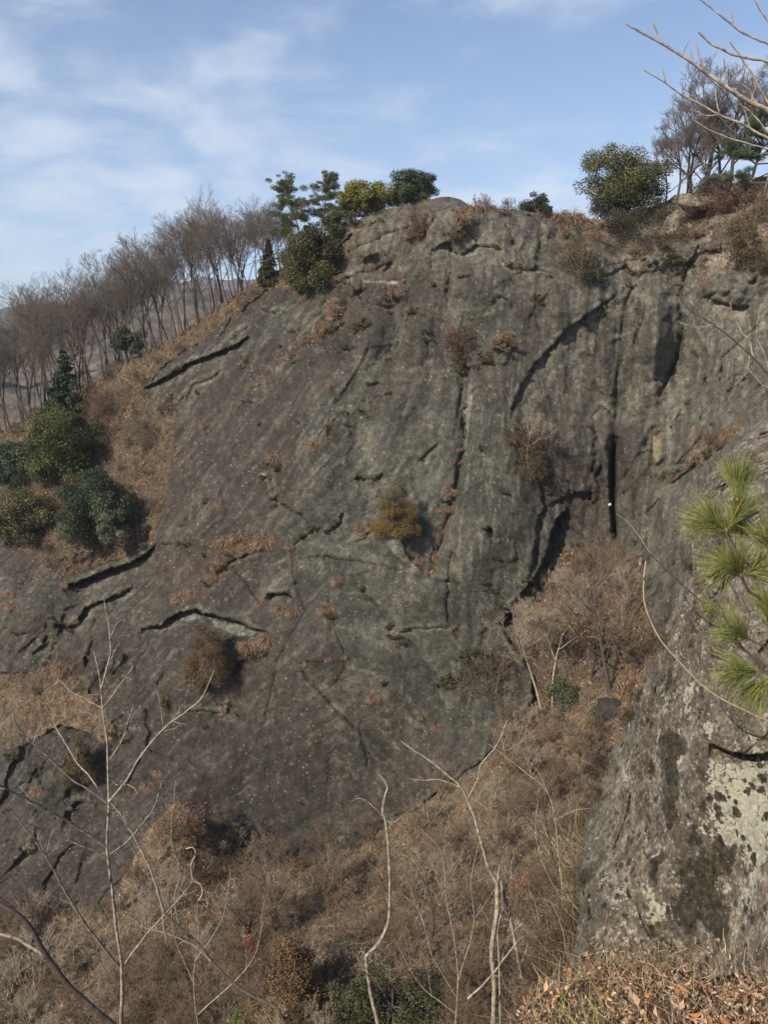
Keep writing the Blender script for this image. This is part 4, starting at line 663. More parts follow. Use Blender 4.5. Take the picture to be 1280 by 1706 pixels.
# ------------------------------------------------------------ grass tufts and moss cushions on the face
def tuft_mesh(seed, n=420, H=0.9):
    g = np.random.default_rng(seed); a = g.random(n)*6.283; r = g.random(n)**0.5*0.7*H; base = np.stack([np.cos(a)*r, np.sin(a)*r*0.5, 0.22*g.normal(size=n)*H], -1)
    d = np.stack([np.cos(a)*1.1, np.sin(a)*0.5 - 0.6, 0.4+1.4*g.random(n)], -1); L = H*(0.5+0.7*g.random(n)); P = grow(base, d, L, 5, -2.4, 0.3, g); w = 0.024*np.array([1, .9, .75, .5, .15])[None]*np.ones((n, 1))
    s = norm(np.cross(d, g.normal(size=(n, 3))))[:, None]*w[..., None]; v = np.stack([P-s, P+s], 2).reshape(-1, 3); i = np.arange(n*10).reshape(n, 5, 2)
    f = np.stack([i[:, :-1, 0], i[:, :-1, 1], i[:, 1:, 1], i[:, 1:, 0]], -1).reshape(-1, 4); c = np.array([[.27, .18, .11]])*(1+0.35*g.normal(size=(n, 1))); c[:, 2:] *= 0.9+0.3*g.random((n, 1)); c = np.clip(c, .03, .6)
    return make_mesh('grass_tuft', v, f, [M_DRY], True, np.repeat(c, 10, 0))
tufts = [tuft_mesh(80+k) for k in range(4)]
def moss_mesh(seed, n=900):
    g = np.random.default_rng(seed); c = g.normal(size=(14, 3))*np.array([.42, .14, .22]); v, f, cc = leaves(c, np.full(14, .22), n, .085, (.055, .052, .018), 0.35, 0.8, 1.0, 0.8, g, 0.5, 0, (.10, .075, .035)); return make_mesh('moss_cushion', v, f, [M_LEAF], False, cc)
mosses = [moss_mesh(90+k) for k in range(4)]
def where(u, v):
    a = 'upper' if v < 620 else 'middle' if v < 950 else 'lower'; b = 'left' if u < 420 else 'central' if u < 760 else 'right-hand'; return a + ' ' + b
TUFTS = [(455, 765, 26, 'above the short dark cushion left of the bronze conifer'), (524, 744, 26, 'left of the smooth grey streaks'), (400, 895, 34, 'at the left end of the long horizontal crack'), (440, 903, 40, 'on the rounded lip over the long horizontal crack'), (372, 905, 28, 'left of the rounded lip'), (368, 935, 22, 'on the small step under the horizontal crack'), (352, 962, 22, 'lowest on the small step under the horizontal crack'),
         (300, 998, 34, 'over the arched overhang'), (320, 990, 24, 'on top of the arched overhang'), (468, 1016, 34, 'filling the hollow right of the arched overhang'), (492, 1020, 32, 'at the right of the filled hollow'), (545, 1016, 30, 'beside the dark shrub right of the filled hollow'), (412, 1080, 38, 'left half of the long orange grass ledge'), (445, 1070, 40, 'right half of the long orange grass ledge'), (295, 1123, 16, 'alone left of the brown conical conifer'),
         (622, 1164, 26, 'alone under the mossy step'), (577, 1294, 12, 'tiny, lowest of all on the slab'), (728, 1212, 20, 'tiny, near the gully edge'), (700, 1197, 12, 'very small, left of the tiny one near the gully'), (769, 748, 16, 'at the top of the reddish chute'), (766, 770, 14, 'in the thin crack above the reddish chute'), (750, 820, 26, 'on the reddish head of the chute'), (745, 850, 24, 'halfway up the chute'), (740, 885, 24, 'in the lower chute'), (728, 930, 20, 'at the foot of the chute'), (700, 935, 22, 'beneath the shadow of the bronze conifer'), (565, 968, 24, 'under the long horizontal crack'),
         (485, 590, 18, 'at the end of the diagonal grass streak'), (535, 545, 26, 'on the diagonal streak under the pale shrub'), (510, 565, 24, 'midway along the diagonal streak'), (548, 548, 26, 'beside the pale orange-brown shrub'), (343, 708, 22, 'reddish, alone on the smooth left slab'), (305, 748, 18, 'at the edge of the leafy slope'), (600, 880, 20, 'left of the bronze conifer'), (618, 870, 20, 'against the foot of the bronze conifer'), (770, 365, 30, 'in the notch of the crest'), (790, 350, 34, 'on the crest right of the dome top'), (815, 350, 30, 'on the middle of the crest'), (835, 352, 26, 'left of the low dark skyline bush'),
         (935, 362, 36, 'right of the low dark skyline bush'), (955, 365, 40, 'pale, on the crest above the hanging shrub'), (975, 372, 36, 'on the crest beside the olive-green tree'), (995, 395, 34, 'below the crest left of the shaded thicket'), (945, 385, 28, 'above the tall hanging shrub'), (1110, 400, 34, 'under the shaded thicket'), (1085, 420, 28, 'on the reddish band under the shaded thicket'), (1190, 745, 34, 'orange, on the right-hand ledge'), (1215, 725, 32, 'orange, highest on the right-hand ledge'), (1165, 765, 28, 'orange, lowest on the right-hand ledge'), (505, 500, 16, 'below the dark evergreen mass'), (560, 465, 20, 'under the rock dome edge'), (105, 1115, 34, 'on the brown patch at the left edge'), (130, 1135, 32, 'on the right of the brown patch'), (80, 1120, 30, 'on the left of the brown patch'), (158, 1180, 24, 'lowest on the brown patch'), (20, 1010, 26, 'at the left edge above the brown patch'), (15, 990, 24, 'uppermost at the left edge of the slab'), (245, 1310, 24, 'above the brown mound'), (262, 1290, 20, 'small, above the brown mound'), (60, 1320, 30, 'under the brown conifer'), (845, 560, 26, 'in the tawny shrub'), (1100, 640, 10, 'small, below the deep recess'), (360, 945, 20, 'between the two steps'), (905, 345, 20, 'behind the low dark bush')]
for i, (u, v, w, lab) in enumerate(TUFTS):
    p = P_at(u, v, 0.0); p = p*(1-0.25/p[1]); k = px(w, p)/1.9
    link('grass_tuft', tufts[i % 4], None, p, (0, 0, gr.uniform(-0.5, 0.5)), (k, k*0.8, k*gr.uniform(0.8, 1.25)), 'dry grass tuft, ' + lab, 'grass tuft', 'dry grass tufts on the rock')
MOSS = [(600, 545, 26), (612, 541, 18), (576, 578, 18), (560, 545, 22), (545, 553, 20), (466, 577, 12), (815, 598, 34), (712, 566, 16), (708, 552, 12), (713, 588, 12), (686, 518, 16), (655, 1062, 20), (668, 1072, 16), (646, 1046, 16), (748, 1132, 26), (745, 1145, 18), (775, 1095, 24), (460, 780, 20), (445, 770, 14), (549, 714, 16), (520, 880, 16), (500, 893, 14), (457, 842, 10), (455, 830, 12), (343, 832, 8), (430, 707, 8), (496, 703, 8), (618, 638, 16), (486, 552, 10), (604, 533, 12), (650, 520, 8), (600, 683, 10), (576, 706, 8), (637, 1140, 12), (608, 1172, 10), (835, 578, 24),
        (415, 1094, 30), (440, 1088, 24), (400, 1100, 18), (548, 1028, 18), (536, 1012, 14), (338, 925, 14), (372, 945, 16), (345, 975, 16), (380, 925, 14), (1155, 772, 24), (1185, 755, 26), (1205, 742, 20), (1130, 786, 18), (1105, 796, 20), (1130, 432, 30), (1145, 440, 22), (1115, 428, 20), (1055, 455, 16), (1052, 476, 14), (1045, 500, 12), (1025, 735, 14), (1020, 720, 12), (985, 712, 14), (990, 730, 10), (905, 790, 26), (918, 820, 22), (915, 800, 20), (840, 820, 14), (118, 1053, 14), (60, 1152, 22), (188, 1225, 20), (14, 1262, 20), (48, 1290, 16), (50, 1420, 18), (10, 1350, 10), (740, 835, 10), (965, 910, 22), (1060, 905, 18), (880, 965, 20), (845, 1010, 22), (270, 905, 8), (295, 908, 10), (315, 905, 10), (530, 415, 18), (546, 440, 22), (560, 452, 18), (575, 470, 14), (640, 508, 20), (655, 497, 24), (890, 497, 18), (905, 505, 14), (500, 1105, 6), (480, 1240, 6), (612, 1255, 6), (820, 985, 14), (808, 972, 10), (825, 928, 10), (405, 610, 14), (385, 578, 14), (330, 655, 12), (415, 668, 8), (880, 338+20, 8), (235, 590, 14), (440, 1245, 7), (395, 1375, 8), (500, 1340, 7), (545, 1400, 7)]
for i, (u, v, w) in enumerate(MOSS):
    p = P_at(u, v, 0.0); p = p*(1-0.35/p[1]); k = px(w, p)/1.05
    link('moss_cushion', mosses[i % 4], None, p, (0, gr.uniform(-0.5, 0.5), 0), (k, k, k*0.7), 'dark moss cushion clinging to a crack or ledge of the %s rock face' % where(u, v), 'moss', 'moss cushions, ' + where(u, v))

gm_ = np.random.default_rng(123); km = 0
for k, (u, v, w, lab) in enumerate([(1062, 1085, 34, 'uppermost at the right edge of the gully'), (1052, 1105, 36, 'second from the top at the right edge of the gully'), (1060, 1130, 34, 'orange, beside the dark-trunked tree'), (1040, 1165, 32, 'right of the fallen rock'), (1050, 1185, 34, 'lowest, right of the fallen rock'), (1035, 1120, 30, 'between the dark-trunked tree and the outcrop')]):
    p = P_at(u, v, 0.0); kk = px(w, p)/1.7; link('grass_tuft', tufts[k % 4], None, p, (0, 0, k*1.0), (kk, kk, kk*1.2), 'dry grass tuft, ' + lab, 'grass tuft', 'dry grass tufts at the gully edge')

for pts, h_, w_, *rest in LEDGES + CRACKS:
    a = np.array(pts, float)
    for q in range(gm_.integers(1, 4) if abs(h_) < 2.3 else 2):
        i_ = gm_.integers(0, len(a)-1); t_ = gm_.random(); u, v = a[i_]*(1-t_) + a[i_+1]*t_; v += gm_.uniform(-3, 3)
        if v > 1420 or u > 1270: continue
        p = P_at(u, v, 0.0); p = p*(1-0.3/p[1]); k = px(gm_.uniform(6, 15), p)/1.05; km += 1
        if km % 3 == 0: link('grass_tuft', tufts[km % 4], None, p, (0, 0, gm_.uniform(-0.5, 0.5)), (k*0.6, k*0.5, k*0.7), 'small dry grass tuft in a joint of the %s rock face' % where(u, v), 'grass tuft', 'small dry grass tufts, ' + where(u, v))
        else: link('moss_cushion', mosses[km % 4], None, p, (0, gm_.uniform(-0.6, 0.6), 0), (k, k, k*0.6), 'dark moss cushion clinging to a crack or ledge of the %s rock face' % where(u, v), 'moss', 'moss cushions, ' + where(u, v))
for k in range(38):
    while True:
        u, v = gm_.uniform(0, 300), gm_.uniform(560, 940)
        if poly_mask(np.array([u]), np.array([v]), LITTER['hill'])[0] and v > float(np.interp(u, cu, cv)) + 8: break
    p = P_at(u, v, 0.1); bush(k % 5, p, gm_.uniform(0, 6.28), px(gm_.uniform(16, 34), p)/3.0, 'leafless twiggy bush on the leafy left hillside', 'bare bushes on the leafy left hillside')
# ------------------------------------------------------------ brush, trees and undergrowth of the gully and the lower slope
def edge(v): return np.interp(v, *np.array([(560, 1425), (690, 1282), (725, 1240), (760, 1205), (800, 1175), (835, 1152), (870, 1145), (905, 1153), (950, 1146), (975, 1140), (1030, 1116), (1090, 1096), (1130, 1078), (1160, 1064), (1210, 1043), (1250, 1020), (1280, 1000), (1340, 985), (1400, 970), (1460, 960), (1520, 968), (1580, 955), (1700, 930), (2000, 880), (2600, 820)]).T)
def zone(u, v):
    if v < 1090: return 'in the upper gully below the dark vertical crack'
    if u > 860 and v < 1330: return 'on the gully floor beside the near outcrop'
    if u > 600 and v < 1450: return 'along the slab foot, right of its lowest point'
    if u < 200: return 'under the slab at the left edge'
    if u < 460 and v < 1560: return 'around the brown mound at the foot of the slab'
    if u < 620: return 'in the thicket at the lowest point of the slab'
    if u > 820: return 'on the lower slope left of the pale lichen rock'
    return 'on the brown slope at the bottom middle'
gp = LITTER['gully']; n_b = 0; gb_ = np.random.default_rng(77)
BZ = []
while n_b < 213:
    u, v = gb_.uniform(-30, 1080), 930 + 850*gb_.random()**0.8
    if not poly_mask(np.array([u]), np.array([v]), gp)[0] or u > edge(v) + 20 or (v < 1540 and u < 640 and gb_.random() < 0.55): continue
    p = sunk(u, v, 0.15); hpx = gb_.uniform(24, 62)*(1 + (v-930)/1100); 
    if v > 1600: hpx *= 1.15
    BZ.append((v, u, hpx, p)); n_b += 1
for i, (v, u, hpx, p) in enumerate(sorted(BZ, key=lambda b: b[0])):
    z = zone(u, v); bush(i % 5 if i >= 5 else i, p, gb_.uniform(0, 6.28), px(hpx, p)/3.0, ['brown', 'pale grey', 'dark brown', 'tan', 'dense brown'][i % 5] + (' tall' if hpx > 62 else ' low' if hpx < 42 else '') + ' leafless bush ' + z, 'bare bushes ' + z, gb_.uniform(-0.15, 0.15))
for i, (u, v, hh) in enumerate([(60, 900, 36), (110, 900, 34), (230, 740, 34), (245, 800, 30), (225, 700, 30), (250, 850, 26), (30, 700, 40), (180, 640, 34), (150, 660, 34), (300, 590, 26), (95, 780, 40), (5, 830, 36), (200, 880, 30), (260, 610, 26), (420, 500, 30), (400, 520, 24), (375, 530, 24), (1240, 350, 50), (1200, 420, 30), (1160, 400, 26), (1120, 440, 22), (1215, 345, 44), (1180, 760, 60), (60, 1160, 24), (130, 1160, 26), (1100, 380, 30), (1060, 400, 30), (1250, 440, 40), (810, 352, 30), (845, 352, 28), (795, 350, 24), (880, 760, 70), (900, 800, 60), (545, 1030, 24), (355, 1120, 28)]):
    p = P_at(u, v, 0.15); nm = 'on the leafy left hillside' if u < 500 and v < 950 else 'on the brown broken ledges at the upper right' if u > 1000 else 'on the middle of the skyline' if v < 360 else 'on the rock face'
    bush(i % 5, p, gb_.uniform(0, 6.28), px(hh, p)/3.0, 'leafless twiggy bush ' + nm, 'bare bushes ' + nm)
# trees of the gully
tg = tree_thing('bare_tree', bare_tree(10, 161, (-0.35, 0, 1), 0.17, 12, fork=0.08, ang=0.85, fine=0.008), M_DARKBARK, M_TWIG, 'dark-trunked bare tree standing in the gully above the fallen rock', 'tree'); p = P_at(1018, 1152, 0.5); place(tg, p, 0.4, px(245, p)/9.2)
ts = tree_thing('bare_tree', bare_tree(10, 162, (-0.28, 0, 1), 0.11, 9, fork=0.35, ang=0.7, fine=0.008), M_PALE, M_PALE, 'pale slim bare tree leaning left against the shaded slab edge', 'tree'); p = P_at(908, 1195, 0.5); place(ts, p, 0.0, px(230, p)/9.2)
ts2 = tree_thing('bare_tree', bare_tree(10, 163, (-0.06, 0, 1), 0.10, 10, fork=0.35, ang=0.7, fine=0.008), M_PALE, M_PALE, 'upright slim bare tree next to the left-leaning pale one in the gully', 'tree'); p = P_at(922, 1180, 0.5); place(ts2, p, 1.0, px(215, p)/9.2)
for (u, v, h, src, rz, lab) in [(985, 1130, 150, tg, 2.2, 'smaller bare tree left of the dark-trunked one in the gully'), (880, 790, 110, ts, 1.3, 'thin bare tree growing out of the big brown hanging shrub'), (1040, 1060, 130, ts2, 2.0, 'thin bare tree under the dark vertical crack'), (960, 1050, 120, ts2, 4.0, 'thin bare tree in the upper gully by the slab edge'), (1000, 985, 110, tg, 5.0, 'small bare tree at the very top of the gully'), (850, 1290, 120, ts, 0.7, 'bare sapling at the leafy foot of the slab'),
                                (460, 1530, 150, tg, 1.2, 'bushy bare tree at the lowest point of the slab, left of the bronze tree'), (410, 1570, 150, tg, 3.0, 'bare tree between the curly vine and the bronze bottom tree'), (540, 1490, 110, tg, 4.4, 'grey bare tree against the lowest point of the slab'), (925, 1440, 190, tg, 0.1, 'spreading bare tree left of the near outcrop'), (280, 1590, 170, ts2, 2.6, 'bare tree below the brown mound'), (720, 1560, 190, tg, 2.0, 'dark bare tree on the bottom slope between the two near saplings'), (880, 1330, 120, ts2, 5.2, 'bare sapling in the lower gully under the red leaves')]:
    p = P_at(u, v, 0.4); copy_thing(src, p, (0, 0, rz), px(h, p)/9.2, lab)
def near_leafy(fn, u, v, w, h, *a, **k): return fn(u, v, w, h, *a, **k)
spruce(492, 1700, 150, 190, (.125, .090, .042), 'feathery bronze conifer at the bottom of the picture left of the pale sapling', 171, 16000, (.17, .10, .05), yoff=-0.5, power=0.4, ragged=0.5, bare=0.0)
put_leafy('evergreen_bush', 650, 1735, 240, 150, 26000, .10, (.042, .050, .022), 'wide dark green bush at the bottom middle behind the pale sapling', 'bush', 172, shape='dome', nc=80, cr=0.14, base=0.0, hue=(.09, .08, .035), dp=0.3)
put_leafy('evergreen_bush', 408, 1712, 50, 42, 3500, .12, (.085, .13, .035), 'small bright green bush at the bottom left of the bronze conifer', 'bush', 173, shape='dome', nc=20, cr=0.2, base=0.0, dp=0.3)
put_leafy('evergreen_bush', 935, 1180, 60, 66, 2200, .16, (.06, .068, .03), 'thin green bush among the gully trees', 'bush', 174, shape='egg', nc=26, cr=0.2, base=0.0, hue=(.10, .10, .04)); put_leafy('evergreen_bush', 992, 1205, 30, 40, 1200, .2, (.13, .15, .04), 'yellow-green low bush by the fallen rock in the gully', 'bush', 175, shape='egg', nc=16, cr=0.2, base=0.0)
heath(995, 1055, 70, 44, (.33, .13, .06), 'bush with orange-red dead leaves in the middle of the gully', 176, 2600, hue=(.22, .10, .06)); heath(975, 985, 60, 40, (.20, .085, .05), 'dark red-leaved bush at the top of the gully', 177, 2000, hue=(.12, .08, .05)); heath(1010, 1290, 60, 60, (.055, .045, .035), 'dark twiggy bush at the foot of the near outcrop in the gully', 178, 2500); heath(820, 1150, 110, 90, (.085, .06, .04), 'brown scrub in the shade of the slab edge', 179, 5000, hue=(.12, .09, .06))
heath(408, 1590, 44, 44, (.50, .19, .09), 'bush with bright orange dead leaves left of the bronze bottom conifer', 180, 1400, size=.16); heath(300, 1400, 110, 70, (.14, .085, .055), 'red-brown scrub on top of the brown mound', 181, 6000, hue=(.2, .13, .09)); heath(340, 1440, 120, 60, (.12, .08, .055), 'brown scrub on the right flank of the mound', 182, 5500, hue=(.17, .12, .08)); heath(880, 1490, 60, 50, (.36, .15, .08), 'low scrub with reddish leaves left of the pale lichen rock', 183, 1500, size=.1)
heath(75, 785, 40, 20, (.42, .15, .08), 'small bush with red leaves between the round evergreens on the left', 184, 900)
# fallen rock in the gully
def boulder(name, u, v, w, h, d, seed, label, mat, col, cat='rock'):
    g = 24; th = np.linspace(0, np.pi, g)[:, None]; ph = np.linspace(0, 2*np.pi, 2*g, endpoint=False)[None]; q = np.stack([np.sin(th)*np.cos(ph), np.sin(th)*np.sin(ph), np.cos(th)+0*ph], -1)
    q = q/np.max(np.abs(q), -1, keepdims=True)**0.45; q = q*(1 + 0.35*fbm(q*1.1 + seed, 4))[..., None]; i = np.arange(g*2*g).reshape(g, 2*g); j = np.roll(i, -1, 1)
    f = np.stack([i[:-1], i[1:], j[1:], j[:-1]], -1).reshape(-1, 4); p = P_at(u, v, 0.0); s = np.array([px(w, p)/2, d, px(h, p)/2]); c = np.tile(np.array([col]), (g*2*g, 1)); o = link(name, make_mesh(name, (q*s).reshape(-1, 3), f, [mat], True, c), None, p + np.array([0, 0, s[2]*0.6]), label=label, cat=cat); return o
boulder('fallen_rock', 1016, 1192, 42, 34, 1.2, 3.0, 'dark fallen rock lying on the gully floor beside the dark-trunked tree', M_ROCK, (.07, .06, .055)); boulder('boulder', 1190, 312, 40, 24, 2.0, 8.0, 'grey-brown boulder on the skyline under the pine', M_ROCK, (.12, .10, .085)); boulder('rock_flake', 1015, 842, 9, 5, 0.3, 4.0, 'tiny white flake of stone beside the dark vertical crack', M_ROCK, (.75, .75, .72)); boulder('rock_flake', 1068, 940, 5, 14, 0.25, 5.0, 'small pale upright stone at the top of the tan hanging vine', M_ROCK, (.65, .62, .56))
# ground cover nobody could count
def scatter(n, accept, seed, band):
    g = np.random.default_rng(seed); out = []
    while len(out) < n:
        i = g.integers(0, len(tt)-1, n*3); j = g.integers(0, len(uu)-1, n*3); a, b = g.random(n*3)[:, None], g.random(n*3)[:, None]
        k = cls[i, j] & band(U[i, j], V[i, j]) & accept(P0[i, j]); i, j, a, b = i[k], j[k], a[k], b[k]
        p = PP[i, j]*(1-a)*(1-b) + PP[i+1, j]*a*(1-b) + PP[i, j+1]*(1-a)*b + PP[i+1, j+1]*a*b; out.extend(p.tolist())
    return np.array(out[:n])
inview = lambda u, v: (u > -30) & (u < edge(v) + 25) & (v < 1740)
yes = lambda p: p[..., 0] > -1e9
def blades(name, P, H, w, cols, label, droop=-1.2, lean=0.8, seed=1, segs=4):
    g = np.random.default_rng(seed); n = len(P); sc = (P[:, 1]/70)**0.6; a = g.random(n)*6.283; d = np.stack([np.cos(a)*lean, np.sin(a)*lean-0.15, 0.3+g.random(n)], -1); L = H*sc*(0.4+0.9*g.random(n)); Q = grow(P - np.array([0, 0, .03]), d, L, segs, droop, 0.6, g)
    ww = (w*sc)[:, None]*np.linspace(1, 0.35, segs)[None]; s = norm(np.cross(d, g.normal(size=(n, 3))))[:, None]*ww[..., None]; v = np.stack([Q-s, Q+s], 2).reshape(-1, 3); i = np.arange(n*segs*2).reshape(n, segs, 2)
    f = np.stack([i[:, :-1, 0], i[:, :-1, 1], i[:, 1:, 1], i[:, 1:, 0]], -1).reshape(-1, 4); c = np.array(cols)[g.integers(0, len(cols), n)]*(1+0.3*g.normal(size=(n, 1))); return link(name, make_mesh(name, v, f, [M_DRY], True, np.repeat(np.clip(c, .02, .7), segs*2, 0)), label=label, cat='plants' if label else None, kind='stuff')
Pg = scatter(34000, lambda p: fbm(p/5.0 + 31, 3) > -0.12, 11, lambda u, v: inview(u, v) & (v > 880)); Pg2 = scatter(20000, lambda p: fbm(p/4.0 + 35, 3) > -0.1, 12, lambda u, v: inview(u, v) & (v < 880))
blades('dry_grass', np.concatenate([Pg, Pg2]), 0.75, 0.016, [(.33, .255, .16), (.42, .35, .22), (.22, .165, .105), (.17, .15, .09), (.33, .22, .13)], 'dry straw-coloured grass covering the gully floor and slopes', seed=2)
Pt = np.concatenate([scatter(27000, yes, 13, lambda u, v: inview(u, v) & (v > 930)), scatter(2500, yes, 15, lambda u, v: inview(u, v) & (v < 930) & (u < 300))]); blades('brushwood', Pt, 2.2, 0.009, [(.34, .28, .215), (.52, .45, .37), (.15, .11, .08), (.24, .19, .145)], 'tangled bare twigs covering the lower slope and gully', droop=0.2, lean=0.9, seed=3, segs=5)
def litter_leaves(name, P, size, cols, label, seed, up=0.06, kscale=True):
    g = np.random.default_rng(seed); n = len(P); nrm = norm(g.normal(size=(n, 3))*0.8 + np.array([0, -.4, .8])); a = norm(np.cross(nrm, g.normal(size=(n, 3)))); b = np.cross(nrm, a); s = size*(0.5+g.random(n))[:, None]*((P[:, 1:2]/70)**0.5 if kscale else 1)
    P = P + nrm*s*0.3*g.random((n, 1)) + np.array([0, 0, up]); v = np.stack([P-a*s, P-a*s*0.15+b*s*0.5-nrm*s*0.2, P+a*s+nrm*s*0.35, P-a*s*0.15-b*s*0.5-nrm*s*0.2], 1).reshape(-1, 3)
    c = np.array(cols)[g.integers(0, len(cols), n)]*(1+0.3*g.normal(size=(n, 1))); return link(name, make_mesh(name, v, np.arange(n*4).reshape(n, 4), [M_LEAF], False, np.repeat(np.clip(c, .02, .8), 4, 0)), label=label, kind='stuff')
Pl = scatter(16000, lambda p: fbm(p/4.5 + 3, 3) > -0.05, 14, inview); litter_leaves('fallen_leaves', Pl, 0.14, [(.30, .15, .08), (.24, .13, .08), (.36, .22, .13), (.18, .11, .08), (.40, .19, .10)], 'brown and orange fallen leaves on the slopes and gully floor', 4)

# ------------------------------------------------------------ near outcrop of lichen-covered conglomerate at the right
OD = [(1420, 560, 13), (1600, 560, 10), (1282, 690, 12.5), (1240, 725, 12), (1175, 800, 11), (1148, 860, 10), (1150, 950, 9.6), (1118, 1030, 10), (1080, 1130, 11), (1045, 1210, 12), (1000, 1280, 13), (985, 1340, 13), (965, 1400, 12), (960, 1470, 9), (968, 1540, 7.2), (950, 1600, 6.2), (930, 1700, 5.0), (880, 2000, 3.3),
      (1280, 760, 9.5), (1230, 850, 7.8), (1280, 950, 5.6), (1180, 1000, 7.4), (1150, 1100, 7.6), (1280, 1100, 4.7), (1100, 1200, 8.2), (1200, 1200, 5.4), (1280, 1230, 4.2), (1060, 1290, 9.6), (1030, 1400, 8.8), (1280, 1300, 4.35), (1200, 1300, 5.2), (1120, 1350, 6.6), (1100, 1480, 5.6), (1200, 1450, 4.6), (1280, 1450, 3.95), (1050, 1560, 5.4), (1150, 1600, 4.5), (1280, 1600, 3.6), (1050, 1700, 4.5), (1280, 1720, 3.1), (1500, 800, 5.5), (1500, 1100, 3.3), (1500, 1400, 3.0), (1500, 1700, 2.4), (1600, 2000, 1.9), (1200, 2000, 2.5)]
OD = [(x, y, z if z < 4.4 else 4.4 + (z-4.4)*0.20) for x, y, z in OD]; od = rbf(OD); ss = np.concatenate([np.linspace(0, 0.62, 330, endpoint=False), np.linspace(0.62, 1, 30)]); vv = np.concatenate([np.linspace(560, 690, 30, endpoint=False), np.linspace(690, 1720, 640, endpoint=False), np.linspace(1720, 2100, 20)])
ed = edge(vv) + 16*fbm(np.stack([vv/42, 0*vv, 0*vv], -1), 5, 0.6) + 3.0*perlin(np.stack([vv/8, 0*vv+3, 0*vv], -1)); OU = ed[:, None] + ss[None]*(1640-ed)[:, None]; OV = np.broadcast_to(vv[:, None], OU.shape).copy()
OD0 = od(OU, OV); OD0 += 0.22*np.exp(-(OU-ed[:, None])/8) ; OP0 = at(OU, OV, OD0)
e1, v1 = worley(OP0/0.030); e2, v2 = worley(OP0/0.13 + 9); nb1, nb2, nb3 = fbm(OP0/0.7, 4), fbm(OP0/0.17 + 4, 4), fbm(OP0/0.04 + 8, 3)
cob = sstep(0.5, 0.15, e1)*(v1 > 0.40)*0.012 + sstep(0.45, 0.2, e2)*(v2 > 0.85)*0.03; pit = sstep(0.35, 0.1, e2)*(v2 < 0.12)*0.04
lowlich = sstep(1230, 1300, OV)
lf, lfv = worley(OP0/np.array([0.9, 0.9, 0.6]) + 3); OE = 0.16*nb1 + (0.12*lf + 0.09*lfv)*sstep(0, 90, OU-ed[:, None]) + 0.10*nb2 + 0.030*nb3 - cob*(1-0.5*lowlich) + pit
for pts, h, w in [(((1180, 1236), (1215, 1250), (1245, 1256), (1300, 1252), (1400, 1235)), -0.32, 14)]:
    d, s, t = polyline_field(OU + 3*nb2*3, OV + 5*nb2, pts, 0); tap = np.clip(np.minimum(t, 1.0)*8, 0, 1); sd = d*s; OE += tap*(0.30*np.exp(-np.clip(sd, 0, None)/16)*sstep(-1, 2, sd) - 0.12*np.exp(-np.clip(-sd, 0, None)/30)*(sd <= 0))
for pts, h, w in [(((1100, 1140), (1085, 1185), (1078, 1220)), 0.12, 5), (((1160, 900), (1200, 880), (1280, 850)), 0.12, 4), (((1170, 1000), (1230, 960), (1290, 930)), 0.12, 4), (((990, 1470), (985, 1500), (990, 1540)), 0.2, 9)]:
    d, s, t = polyline_field(OU + 4*nb2*2, OV + 4*nb2*2, pts, 0); OE += np.clip(np.minimum(t, 1-t)*5, 0, 1)*0.5*h*np.exp(-(d/w)**2)
OP = at(OU, OV, np.maximum(OD0 + OE*np.clip(OD0/6, 0.5, 1.3), 1.0))
bk = [OP[:, 0]*(1 + 0.02*k*k) + np.array([0.10*k*k, 0, -0.02*k]) for k in range(8, 0, -1)]; OA = np.concatenate([np.stack(bk, 1), OP], 1); hh, ww_ = OA.shape[:2]; ii = np.arange(hh*ww_).reshape(hh, ww_)
oq = np.stack([ii[:-1, :-1], ii[1:, :-1], ii[1:, 1:], ii[:-1, 1:]], -1).reshape(-1, 4)
oc = 1.3*mix3(c3(.125, .100, .075), c3(.225, .190, .145), sstep(-0.3, 0.4, nb1 + nb2)); farp = sstep(1160, 1230, OV)*sstep(55, 10, OU-edge(OV)); oc = mix3(oc, c3(.18, .175, .135), farp*0.5)
peb = sstep(0.48, 0.3, e1)*(v1 > 0.42)*(0.45+0.55*sstep(-.3, .2, nb2)); oc = mix3(oc, mix3(c3(.34, .30, .26), c3(.60, .55, .48), v1*v1), peb*0.85*(1-0.6*farp)); oc = mix3(oc, c3(.05, .043, .036), (sstep(0.45, 0.2, e1)*(v1 < 0.2)*0.85))
lraw = (fbm(OP0/0.16 + 51, 4) + 0.20 - 0.68 + 0.95*np.exp(-(((OU-1240)/75)**2 + ((OV-1330)/90)**2)) + 0.50*np.exp(-(((OU-1070)/70)**2 + ((OV-1540)/80)**2)) + 0.42*np.exp(-(((OU-1270)/50)**2 + ((OV-1470)/120)**2)) + 0.22*np.exp(-(((OU-1120)/40)**2 + ((OV-1190)/60)**2))); lp = np.clip(0.345 + 0.66*lraw, -0.8, 0.65)
bm = fbm(OP0/0.18 + 91, 5); mz = 0.85*np.exp(-(((OU-1165)/65)**2 + ((OV-1490)/85)**2)) + 0.65*np.exp(-(((OU-1110)/34)**2 + ((OV-1280)/110)**2)) + 0.35*np.exp(-(((OU-1180)/40)**2 + ((OV-1120)/40)**2)) + 0.38*np.exp(-(((OU-1230)/40)**2 + ((OV-1420)/60)**2)) + 0.3*np.exp(-(((OU-1190)/25)**2 + ((OV-1330)/60)**2)); sp, sv = worley((OP0 + 0.05*np.stack([nb2, nb3, nb2], -1))/0.07 + 33)
mm = np.maximum(sstep(0.30, 0.42, bm + mz - 0.12), sstep(0.42, 0.32, sp)*(sv < 0.42)*sstep(1200, 1290, OV)*(1-farp)); oc = mix3(oc, mix3(c3(.040, .034, .024), c3(.085, .075, .045), sstep(-.2, .3, nb3)), mm*0.9)
